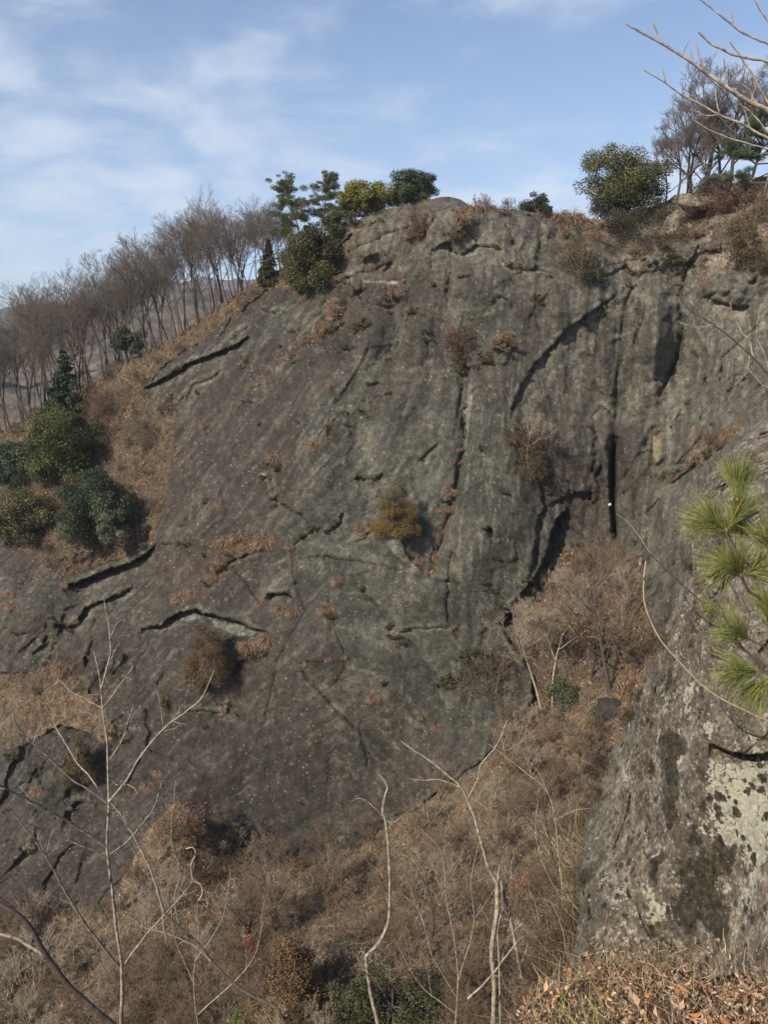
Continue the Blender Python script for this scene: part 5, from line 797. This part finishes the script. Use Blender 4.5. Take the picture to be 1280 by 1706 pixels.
oc = np.clip(oc*(1+0.5*nb3[..., None]), .015, .8); lp = lp*(1-mm) - 0.6*mm; oc = np.concatenate([oc, lp[..., None]], -1); OC = np.concatenate([np.repeat(oc[:, :1], 8, 1), oc], 1)
link('rock_outcrop', make_mesh('rock_outcrop', OA.reshape(-1, 3), oq, [M_NEAR], True, OC.reshape(-1, 4)), kind='structure')
# near ground: a ledge of leaf litter at the viewer's feet, and the steep slope dropping away under it
gx = np.linspace(-45, 14, 150)[None]; gy = np.concatenate([np.linspace(-6, 8, 50), np.linspace(8.4, 27, 40)])[:, None]; gzz = -1.75 - 1.07*np.clip(gy, 0, None) - 0.2*np.clip(gy, None, 0) + 0*gx; GP = np.stack([gx+0*gy, gy+0*gx, gzz], -1); GP[..., 2] += 0.35*fbm(GP/2.0, 4) - 0.25
gi = np.arange(GP.shape[0]*GP.shape[1]).reshape(GP.shape[:2]); M_NLIT = litter_material('near_litter', 6.0, [(0, (0.75, 0.75, 0.78)), (0.3, (1.15, 1.0, 0.9)), (0.6, (0.95, 0.95, 0.9)), (0.85, (1.35, 1.2, 1.05))])
link('near_slope', make_mesh('near_slope', GP.reshape(-1, 3), np.stack([gi[:-1, :-1], gi[1:, :-1], gi[1:, 1:], gi[:-1, 1:]], -1).reshape(-1, 4), [M_NLIT], True, np.tile(c3(.17, .12, .085), (gi.size, 1))), kind='structure')
lv = np.linspace(0, 1, 90)[:, None]; lu = np.linspace(855, 1700, 150)[None]; topv = np.interp(lu, [855, 885, 920, 960, 1000, 1060, 1150, 1280, 1700], [1735, 1668, 1640, 1622, 1618, 1632, 1640, 1662, 1690]); LV = topv + lv**1.4*(2600-topv); LU = lu + 0*lv
ldp = np.interp(LV, [1600, 1706, 1900, 2300, 2600], [4.6, 3.35, 2.2, 1.35, 1.1])*np.interp(LU, [855, 1280, 1700], [1.18, 0.92, 0.8]); LP = at(LU, LV, ldp); LP[..., 2] += 0.16*fbm(LP/0.30, 4)
lback = [LP[0] + np.array([0, 0.25*k, -0.22*k*k*0.6]) for k in range(6, 0, -1)]; LA = np.concatenate([np.array(lback), LP], 0); li = np.arange(LA.shape[0]*LA.shape[1]).reshape(LA.shape[:2])
link('near_ground', make_mesh('near_ground', LA.reshape(-1, 3), np.stack([li[:-1, :-1], li[1:, :-1], li[1:, 1:], li[:-1, 1:]], -1).reshape(-1, 4), [M_NLIT], True, np.tile(c3(.24, .15, .10), (li.size, 1))), kind='structure')
g = np.random.default_rng(9); i, j = g.integers(0, 60, 30000), g.integers(0, 110, 30000); Pn_ = LP[i, j] + g.normal(size=(30000, 3))*0.03; Pn_ = Pn_[fbm(Pn_/0.25, 3) > -0.18]; litter_leaves('large_leaves', Pn_[::14], 0.026, [(.46, .30, .20), (.30, .17, .10), (.58, .42, .30), (.50, .22, .08), (.18, .11, .08)], 'larger curled leaves lying on the leaf carpet at the foot of the outcrop', 62, 0.02, False)
litter_leaves('leaf_carpet', Pn_, 0.0115, [(.40, .26, .18), (.34, .21, .14), (.52, .38, .28), (.20, .13, .09), (.46, .22, .10), (.45, .36, .27), (.26, .19, .13)], 'curled brown and pinkish leaves piled at the foot of the near outcrop', 6, 0.01, False)
i, j = g.integers(0, 60, 9000), (g.random(9000)**1.1*110).astype(int); Pn_ = LP[i, j]; blades('straw_grass', Pn_*1.0, 1.0, 0.012, [(.38, .29, .17), (.45, .36, .22), (.30, .22, .13)], 'dry straw among the leaves at the foot of the near outcrop', seed=7, droop=-0.8)
i, j = g.integers(12, 45, 700), g.integers(4, 34, 700); blades('green_grass', LP[i, j], 1.5, 0.014, [(.30, .32, .08), (.40, .38, .12), (.22, .26, .06)], 'yellow-green grass tuft at the bottom left of the leaf carpet', seed=8, droop=-1.2)
sel = (OV > 1560) & (OV < 1680) & (OU < 1420) & (rng.random(OV.shape) < 0.16*sstep(1550, 1670, OV + 30*nb1)); Ps = OP[sel]; litter_leaves('leaf_drift', Ps + np.array([0, -0.02, 0]), 0.016, [(.34, .21, .14), (.28, .17, .11), (.46, .33, .23), (.20, .12, .08)], 'fallen leaves caught against the foot of the lichen rock', 61, 0.0, False)
sel = (OV > 1570) & (OV < 1690) & (OU < 1400) & (rng.random(OV.shape) < 0.07); blades('straw_fringe', OP[sel]*0.995, 0.8, 0.009, [(.42, .34, .22), (.34, .26, .16), (.22, .17, .11)], 'dry straw leaning against the foot of the lichen rock', seed=71, droop=-0.5, lean=0.7)
for k, (u, v, hp, Yo) in enumerate([(1062, 1185, 60, 0), (1078, 1130, 50, 0), (1100, 1085, 44, 0), (1045, 1215, 50, 0), (1005, 1285, 55, 0), (1146, 960, 40, 0), (1150, 880, 36, 0), (985, 1350, 60, 0), (965, 1480, 60, 0), (1085, 1200, 40, 0)]):
    iv = int(np.argmin(np.abs(vv-v))); p = OP[iv, 6]; bush(k % 5, p + np.array([0, 0.0, -0.03]), k*1.3, px(hp, p)/3.0, 'small leafless bush rooted on the left edge of the near outcrop', 'bare bushes on the near outcrop', 0.2)
bv = np.linspace(1395, 1800, 90)[:, None]; bs_ = np.linspace(0, 1, 60)[None]; uL = 985 - (bv-1395)*0.36 + 9*fbm(np.stack([bv/30, 0*bv, 0*bv], -1), 4); uR = np.maximum(edge(bv) + 26, uL + 8); BU = uL + (uR-uL)*bs_; BV = bv + 0*bs_
BD = np.interp(BV, [1395, 1540, 1700, 1800], [5.9, 5.3, 4.5, 4.0]) + 0.9*(1-bs_)**1.5; BP = at(BU, BV, BD); BP[..., 2] += 0.10*fbm(BP/0.3, 4); bb = [BP[:, 0] + np.array([0.02*k, 0.35*k, -0.75*k-0.06*k*k]) for k in range(9, 0, -1)]
BA = np.concatenate([np.stack(bb, 1), BP], 1); bi = np.arange(BA.shape[0]*BA.shape[1]).reshape(BA.shape[:2]); link('near_bank', make_mesh('near_bank', BA.reshape(-1, 3), np.stack([bi[:-1, :-1], bi[1:, :-1], bi[1:, 1:], bi[:-1, 1:]], -1).reshape(-1, 4), [M_NLIT], True, np.tile(c3(.13, .10, .07), (bi.size, 1))), kind='structure')
g = np.random.default_rng(19)
for k in range(9):
    i, j = g.integers(2, 75), g.integers(0, 30); bush(k % 5, BP[i, j] + np.array([0, 0, -0.04]), g.uniform(0, 6.28), g.uniform(0.10, 0.17), 'leafless twiggy bush in the dry stalks against the left side of the lichen rock', 'bare bushes against the lichen rock', 0.1)
# straw clump left of the lichen rock
g = np.random.default_rng(10); n = 2200; Pb = BP[g.integers(0, 85, n), (g.random(n)**1.2*58).astype(int)]; blades('straw_clump', Pb, 2.0, 0.012, [(.40, .32, .19), (.30, .23, .14), (.20, .155, .085), (.14, .10, .065), (.12, .09, .06)], 'thick tangle of dry stalks against the left side of the lichen rock', seed=9, droop=-0.3, lean=0.6, segs=5)

# ------------------------------------------------------------ near saplings, branches, vines and the pine bough
def path3(pts, Y0, Y1=None):
    p = np.array(pts, float); t = np.linspace(0, 1, len(p)); return at(p[:, 0], p[:, 1], Y0 + ((Y1 if Y1 is not None else Y0)-Y0)*t)
def smooth(P, m=6):
    n = len(P); Q = np.concatenate([[2*P[0]-P[1]], P, [2*P[-1]-P[-2]]]); o_ = []
    for k in range(1, n):
        for t in np.arange(m)/m: a, b, c, d = Q[k-1], Q[k], Q[k+1], Q[k+2]; o_.append(0.5*((2*b) + (c-a)*t + (2*a-5*b+4*c-d)*t*t + (3*b-a-3*c+d)*t**3))
    o_.append(P[-1]); return np.array(o_)
def stem(pts, Y0, r0, r1, Y1=None, root=None):
    P = path3(pts, Y0, Y1)
    if root is not None: q_ = P[0] + norm(P[0]-P[1])*0.8; P = np.concatenate([[q_ + np.array(root)], [q_], P])
    S = smooth(P); t = np.linspace(0, 1, len(S)); S = S + 0.0012*Y0*np.stack([fbm(np.stack([t*9+Y0*k+pts[0][0], 0*t, 0*t+k], -1), 2) for k in (1, 2, 3)], -1)*np.minimum(t*5, 1)[:, None]*np.minimum((1-t)*8, 1)[:, None]
    r = 0.85*(r0*(1-t)+r1*t)*Y0/F; r = r*(1+0.10*np.sin(np.arange(len(r))*2.1)); return (S[None], r[None], 8)
def twigs_for(groups, k, ratio, seed, fine=0.0012, trop=0.2):
    g_ = np.random.default_rng(seed); o_ = []
    for S, R, _ in groups:
        if S.shape[1] < 8: continue
        Q, RQ = spawn(S, R, k, 0.25, 0.97, 0.7, ratio, 6, trop, 0.25, g_, 0.5, 0.3, 0.4); o_.append((Q, np.maximum(RQ, fine), 4)); Q2, RQ2 = spawn(Q, RQ, 2, 0.3, 0.95, 0.6, 0.5, 4, trop, 0.3, g_, 0.7); o_.append((Q2, np.maximum(RQ2, fine*0.8), 3))
    return o_
def sapling(name, label, trunk, branches, mat, Y, cat='sapling', tk=4, tr=0.14, seed=1, bmat=None, root=(0.1, -0.4, -3.0)):
    r = link(name, None, label=label, cat=cat); ctr = None
    tg_ = [stem(*trunk[0], root=root)] + [stem(*t) for t in trunk[1:]]; v, f = tubes(tg_); link('trunk', make_mesh('trunk', v, f, [mat]), r)
    for b in branches:
        gr_ = [stem(*b)]; v, f = tubes(gr_ + (twigs_for(gr_, tk, tr, seed) if tk else [])); seed += 1; link('branch', make_mesh('branch', v, f, [bmat or mat]), r)
    return r
YA = 6.0
sapling('sapling', 'tall pale leafless sapling rising at the left with opposite branches', [([(201, 1706), (203, 1660), (202, 1613), (199, 1586), (193, 1539), (188, 1492), (180, 1434), (178, 1398), (181, 1340), (180, 1289), (178, 1250), (176, 1220), (172, 1190), (168, 1150), (164, 1120), (156, 1084)], YA, 4.6, 1.3)],
 [([(168, 1148), (176, 1120), (184, 1084), (181, 1045), (176, 1015), (172, 991)], YA, 2.0, 1.0), ([(181, 1340), (150, 1317), (117, 1297), (78, 1260), (51, 1235), (27, 1209), (21, 1182)], YA, 2.4, 1.0, 5.6), ([(180, 1336), (145, 1289), (129, 1272), (105, 1233), (92, 1209), (85, 1178)], YA, 2.0, 0.9, 6.3), ([(181, 1336), (211, 1299), (234, 1260), (273, 1213), (309, 1186), (336, 1162), (357, 1116)], YA, 2.4, 1.0, 5.7),
  ([(179, 1270), (203, 1233), (215, 1194), (222, 1176)], YA, 1.4, 0.7), ([(172, 1178), (195, 1147), (213, 1123), (222, 1108)], YA, 1.3, 0.7), ([(170, 1180), (145, 1166), (117, 1151), (96, 1129)], YA, 1.4, 0.7), ([(172, 1130), (184, 1100), (195, 1075)], YA, 1.1, 0.6), ([(182, 1065), (191, 1045), (201, 1032)], YA, 1.0, 0.6), ([(179, 1424), (137, 1410), (86, 1387), (51, 1375), (23, 1355), (16, 1336)], YA, 2.0, 0.8, 5.5), ([(179, 1412), (117, 1371), (78, 1348), (39, 1328), (0, 1309), (-30, 1290)], YA, 2.8, 1.5, 5.2),
  ([(200, 1612), (168, 1574), (129, 1520), (102, 1473), (78, 1430), (51, 1391), (20, 1352)], YA, 3.0, 1.2, 5.4), ([(202, 1612), (242, 1559), (281, 1516), (312, 1480), (322, 1467)], YA, 2.0, 0.9, 6.4), ([(182, 1424), (211, 1402), (234, 1375), (256, 1345), (270, 1300)], YA, 1.6, 0.7, 6.2), ([(55, 1237), (66, 1209), (70, 1190)], 5.7, 1.0, 0.6), ([(272, 1214), (268, 1185), (262, 1150)], 5.8, 1.0, 0.6)], M_NEARBARK, YA, seed=20)
sapling('leaning_branch', 'grey branch slanting up from the bottom across the thicket to the tall sapling', [([(477, 1712), (461, 1680), (422, 1660), (383, 1633), (352, 1602), (332, 1574), (301, 1547), (273, 1520), (258, 1492), (234, 1469), (203, 1441)], 4.6, 5.0, 1.6, 5.2)], [([(272, 1518), (258, 1469), (242, 1430), (219, 1387), (199, 1355), (184, 1338)], 5.0, 3.2, 1.3), ([(352, 1602), (330, 1580), (290, 1560), (240, 1545)], 4.8, 2.0, 0.8), ([(300, 1547), (290, 1500), (300, 1450), (285, 1400), (292, 1300)], 5.0, 1.4, 0.6)], M_DARKBARK, 5, 'branch', seed=50, bmat=M_NEARBARK)
sapling('arching_branch', 'thick dark branch arching in at the bottom left corner', [([(192, 1712), (156, 1680), (117, 1645), (78, 1594), (51, 1547), (23, 1520), (-14, 1500)], 3.2, 7.0, 5.0)], [([(76, 1592), (51, 1578), (23, 1562), (-20, 1554)], 3.2, 4.0, 3.0)], M_DARKBARK, 3.2, 'branch', tk=0, bmat=M_NEARBARK)
sapling('sapling', 'pale crooked bare sapling rising at the bottom centre', [([(632, 1712), (619, 1660), (611, 1602), (613, 1590), (634, 1566), (648, 1531), (650, 1484), (648, 1426), (642, 1367), (638, 1352), (642, 1324), (646, 1312), (640, 1300), (632, 1289)], 6.0, 5.0, 1.5)], [([(638, 1360), (618, 1340), (600, 1330), (585, 1335)], 6, 1.0, 0.5), ([(611, 1590), (600, 1585), (596, 1600)], 6, 1.2, 0.6), ([(640, 1365), (655, 1370), (670, 1360)], 6, 1.0, 0.5)], M_NEARBARK, 6, tk=1, seed=70)
sapling('broken_sapling', 'snapped sapling right of centre with a bent top and splintered stub', [([(822, 1712), (824, 1641), (820, 1582), (828, 1523), (829, 1469)], 5.5, 6.0, 5.0), ([(829, 1472), (814, 1445), (804, 1410), (791, 1363), (779, 1332), (769, 1312), (748, 1293), (720, 1270), (689, 1250), (668, 1234)], 5.5, 4.0, 1.2), ([(829, 1475), (831, 1455), (833, 1440)], 5.5, 3.4, 0.4)],
 [([(779, 1332), (795, 1301), (802, 1273), (822, 1250), (836, 1225), (845, 1200)], 5.5, 1.8, 0.8), ([(769, 1312), (732, 1299), (705, 1300), (681, 1297)], 5.5, 1.6, 0.7), ([(835, 1470), (849, 1523), (861, 1582), (872, 1641), (892, 1706)][::-1], 5.6, 4.5, 3.6), ([(834, 1706), (832, 1602), (830, 1543), (838, 1516), (836, 1484)], 5.5, 2.2, 1.6), ([(780, 1664), (815, 1630), (858, 1574), (872, 1560)], 5.2, 2.4, 1.2), ([(880, 1650), (905, 1690), (930, 1700)], 5.2, 2.0, 1.6)], M_NEARBARK, 5.5, seed=90)
sapling('thin_shrub', 'thin arching bare shrub between the broken sapling and the near outcrop', [([(930, 1712), (935, 1600), (938, 1500), (932, 1434), (925, 1367), (913, 1320), (874, 1285), (839, 1258), (815, 1240)], 7.0, 2.6, 0.8)], [([(913, 1320), (900, 1290), (880, 1265)], 7, 1.0, 0.5), ([(932, 1434), (950, 1380), (948, 1330)], 7, 1.0, 0.5), ([(938, 1500), (905, 1440), (893, 1380), (898, 1330)], 7, 1.2, 0.5), ([(936, 1560), (965, 1500), (968, 1440)], 7, 1.2, 0.5), ([(925, 1367), (960, 1350), (1010, 1345)], 7, 1.0, 0.5)], M_NEARBARK, 7, 'shrub', tk=3, tr=0.35, seed=110)
sapling('thin_shrub', 'upright cluster of thin bare stems left of the broken sapling', [([(760, 1712), (762, 1600), (745, 1500), (735, 1420), (700, 1380)], 7.5, 2.2, 0.7)], [([(762, 1640), (790, 1540), (785, 1470), (800, 1400)], 7.5, 1.4, 0.6), ([(760, 1660), (720, 1590), (700, 1520), (660, 1480)], 7.5, 1.4, 0.6), ([(762, 1690), (700, 1640), (660, 1570)], 7.5, 1.6, 0.6)], M_NEARBARK, 7.5, 'shrub', tk=4, tr=0.4, seed=130)
sapling('thin_shrub', 'thin bare stems left of the bronze conifer at the bottom', [([(330, 1712), (322, 1640), (330, 1560), (328, 1500)], 7.5, 2.0, 0.7)], [([(324, 1640), (290, 1560), (285, 1490)], 7.5, 1.3, 0.6), ([(326, 1600), (370, 1530), (385, 1450)], 7.5, 1.3, 0.6), ([(330, 1690), (420, 1600), (440, 1500)], 7.5, 1.6, 0.6)], M_NEARBARK, 7.5, 'shrub', tk=4, tr=0.4, seed=150)
# overhead branch, top right: one bough outside the frame carries the four shoots
def shoot(pts, r0, r1, Y=3.0): return (pts, Y, r0, r1)
sapling('overhanging_branch', 'bare budded branch reaching in at the top right corner', [([(1480, 330), (1400, 260), (1290, 190), (1260, 175), (1225, 155), (1190, 130), (1155, 105), (1120, 82), (1090, 65), (1065, 52), (1044, 40)], 3.0, 6.0, 1.5)],
 [shoot([(1400, 262), (1340, 250), (1285, 232), (1260, 220), (1235, 205), (1200, 192), (1170, 175), (1140, 160), (1105, 135), (1074, 117)], 3.0, 1.2), shoot([(1430, 290), (1360, 150), (1285, 105), (1245, 97), (1210, 85), (1185, 72), (1165, 54)], 3.0, 1.8), shoot([(1380, 250), (1320, 220), (1280, 170), (1255, 125), (1235, 95), (1217, 70)], 2.6, 1.4), shoot([(1430, 290), (1350, 110), (1285, 75), (1260, 65), (1225, 45), (1195, 20), (1165, -2)], 2.6, 1.2), shoot([(1400, 262), (1330, 262), (1285, 250), (1250, 240), (1215, 230), (1180, 215), (1157, 200)], 2.2, 1.0),
  shoot([(1360, 140), (1310, 60), (1280, 35), (1255, -5)], 2.0, 1.0), shoot([(1300, 196), (1260, 170), (1250, 150), (1225, 132)], 1.4, 0.8), shoot([(1290, 232), (1255, 190), (1232, 172)], 1.4, 0.8), shoot([(1200, 192), (1175, 192), (1155, 182)], 1.2, 0.8), shoot([(1250, 212), (1245, 195), (1240, 180)], 1.0, 0.6),
  shoot([(1101, 70), (1095, 52), (1088, 37)], 1.4, 1.5), shoot([(1137, 95), (1143, 80), (1151, 64)], 1.0, 0.8), shoot([(1174, 118), (1167, 95), (1160, 70)], 1.5, 1.5), shoot([(1157, 106), (1154, 96), (1152, 87)], 1.2, 1.2), shoot([(1213, 147), (1209, 120), (1207, 98)], 1.3, 1.3), shoot([(1200, 136), (1209, 116), (1218, 95)], 0.9, 0.7), shoot([(1110, 138), (1107, 125), (1105, 114)], 1.3, 1.2), shoot([(1199, 191), (1195, 168), (1192, 145)], 1.3, 1.2), shoot([(1141, 160), (1139, 152), (1137, 147)], 0.9, 0.7), shoot([(1253, 168), (1262, 135), (1275, 110)], 1.2, 1.0), shoot([(1222, 42), (1221, 28), (1219, 15)], 1.2, 1.1), shoot([(1168, 177), (1162, 168), (1151, 156)], 0.8, 0.7)], M_NEARBARK, 3, 'branch', tk=0, bmat=M_NEARBARK, root=(0.5, -0.3, -0.6))
sapling('slender_branch', 'slender dark twiggy branch crossing the pale cliff at the upper right', [([(1330, 690), (1280, 624), (1250, 590), (1224, 567), (1190, 541), (1156, 522), (1146, 512), (1134, 498)], 5.0, 2.6, 0.8)], [([(1256, 596), (1250, 570), (1239, 556), (1225, 530), (1218, 515)], 5, 1.6, 0.7), ([(1285, 630), (1275, 590), (1262, 560), (1265, 520)], 5, 1.2, 0.6), ([(1300, 650), (1270, 640), (1235, 600), (1205, 590)], 5, 1.0, 0.5), ([(1190, 541), (1160, 545), (1130, 535)], 5, 0.9, 0.5), ([(1250, 590), (1245, 620), (1225, 640)], 5, 0.9, 0.5)], M_DARKBARK, 5, 'branch', tk=4, tr=0.30, seed=170, root=(0.4, -0.2, -0.6), bmat=M_NEARBARK)
M_VINE = bark_material('tan_vine', (.34, .25, .15), (.52, .42, .29), 30.0)
def vine(name, label, pts, Y, r, mat=M_VINE, Y1=None):
    v, f = tubes([stem(pts, Y, r, r*0.8, Y1)]); return link(name, make_mesh(name, v, f, [mat]), label=label, cat='vine')
vine('hanging_vine', 'tan vine curving down over the near outcrop from the gully', [(1290, 1206), (1250, 1187), (1210, 1168), (1168, 1140), (1140, 1110), (1112, 1080), (1090, 1046), (1077, 1012), (1073, 985), (1075, 950), (1077, 935)], 3.9, 1.7)
vine('thin_dead_stem', 'straight dark dead stem slanting in front of the cliff above the tan vine', [(1225, 1062), (1185, 1018), (1140, 976), (1119, 957), (1085, 924)], 4.6, 1.6, M_DARKBARK); vine('thin_dead_stem', 'thin pale dead stem in front of the dark crack, above the dark slanting stem', [(1085, 922), (1060, 886), (1045, 868), (1028, 856)], 4.8, 0.9, M_NEARBARK)
vine('curly_vine', 'pale S-shaped vine hanging in front of the brown mound', [(331, 1500), (337, 1488), (334, 1474), (321, 1464), (318, 1442), (325, 1424), (322, 1412), (309, 1414)], 7.0, 1.6)
vine('curly_vine', 'thin hooked vine beside the trunk of the tall sapling', [(232, 1365), (232, 1340), (228, 1320), (215, 1308), (195, 1308), (184, 1300)], 6.2, 1.0)
# pine bough with needle tufts
PB = link('pine_bough', None, label='near pine bough with long green needles at the right edge', cat='pine bough')
bp_ = [stem([(1400, 1010), (1285, 1000), (1262, 993), (1248, 983), (1237, 962)], 2.0, 4, 2.6), stem([(1400, 1000), (1290, 962), (1255, 945), (1235, 928), (1212, 886)], 2.0, 3.4, 2.0), stem([(1400, 1190), (1290, 1128), (1262, 1102), (1235, 1075), (1218, 1048), (1205, 1020)], 2.0, 3.4, 1.6), stem([(1400, 960), (1300, 925), (1250, 880), (1230, 835)], 2.1, 3, 1.8), stem([(1380, 1130), (1290, 1085), (1250, 1065)], 2.0, 2.4, 1.6), stem([(1470, 1320), (1430, 1200), (1400, 1050), (1400, 900)], 2.0, 8, 5), stem([(1380, 1170), (1300, 1130), (1268, 1118)], 1.95, 2.4, 1.6)]
v, f = tubes(bp_); link('stem', make_mesh('stem', v, f, [M_DARKBARK]), PB)
def needles(u, v, Y, d, L, n, spread, col, seed):
    n = int(n*0.9); g = np.random.default_rng(seed); b = at(np.array(u), np.array(v), Y); d3 = norm(np.array([d[0], 0.0, -d[1]])); t = g.random(n); ax = d3*0.035; base = b + ax*t[:, None]*1.2 + g.normal(size=(n, 3))*0.002
    dd = norm(d3[None]*0.9 + norm(g.normal(size=(n, 3)))*spread*0.75); ln = 1.1*L*Y/F*(0.75+0.4*g.random(n)); P = grow(base, dd, ln, 4, -0.25, 0.12, g); w = 0.00068*np.array([1, 1, .85, .3])[None]*np.ones((n, 1)); vv_, ff = tubes([(P, w, 3)])
    c = np.array([col])*(1+0.25*g.normal(size=(n, 1))); yel = g.random((n, 1))*0.5; c = c*(1-yel) + np.array([[.50, .47, .17]])*yel; me = make_mesh('needles', vv_, ff, [M_LEAF], True, np.repeat(np.clip(c, .02, .6), 12, 0)); return link('needles', me, PB)
NG = (.18, .215, .055)
for k, a in enumerate([(1230, 838, 2.1, (-0.05, -1), 66, 260, 0.55), (1212, 886, 2.0, (-0.8, -0.5), 62, 300, 0.8), (1216, 880, 2.0, (0.35, -0.9), 60, 200, 0.6), (1237, 962, 2.0, (-0.5, -0.8), 64, 320, 0.95), (1240, 960, 2.0, (0.8, -0.5), 62, 260, 0.9), (1290, 920, 2.0, (-0.4, -0.9), 66, 220, 0.8), (1206, 1020, 2.0, (-0.5, -0.2), 30, 60, 0.9), (1250, 1065, 2.0, (-0.7, -0.5), 58, 260, 0.9), (1280, 1040, 2.0, (0, -0.9), 60, 220, 0.8), (1268, 1118, 1.95, (-0.9, -0.1), 62, 280, 0.8), (1285, 1125, 1.95, (-0.5, 0.7), 60, 200, 0.8), (1235, 935, 2.0, (-0.9, 0.5), 55, 160, 0.8), (1250, 895, 2.05, (-0.6, -0.5), 56, 160, 0.8)]): needles(*a, NG, 400+k)
for (u, v) in [(1237, 960), (1212, 884), (1230, 834)]:
    b = at(np.array(u), np.array(v), 1.98); vb_, fb_ = tubes([(np.stack([b, b+np.array([-.002, 0, .004]), b+np.array([-.003, 0, .008])])[None], np.array([[.0030, .0035, .0008]]), 6)]); m, nd, lk, bb = new_mat('bud', 0.5); bb.inputs['Base Color'].default_value = (.35, .10, .05, 1); link('bud', make_mesh('bud', vb_, fb_, [m]), PB)
# ------------------------------------------------------------ air
hm = bpy.data.materials.new('air'); hm.use_nodes = True; hn = hm.node_tree.nodes; hl = hm.node_tree.links; hn.clear(); ho = N(hn, 'ShaderNodeOutputMaterial'); pv = N(hn, 'ShaderNodeVolumePrincipled'); pv.inputs['Density'].default_value = 0.00013; pv.inputs['Color'].default_value = (0.72, 0.82, 1.0, 1); hl.new(pv.outputs[0], ho.inputs['Volume'])
hx, hy0, hy1, z0, z1 = 3000, -500, 4600, -121.5, 420
hv = [(-hx, hy0, z0), (hx, hy0, z0), (hx, hy1, z0), (-hx, hy1, z0), (-hx, hy0, z1), (hx, hy0, z1), (hx, hy1, z1), (-hx, hy1, z1)]
link('haze', make_mesh('haze', hv, np.array([[3, 2, 1, 0], [4, 5, 6, 7], [0, 1, 5, 4], [1, 2, 6, 5], [2, 3, 7, 6], [3, 0, 4, 7]]), [hm], False), kind='stuff')
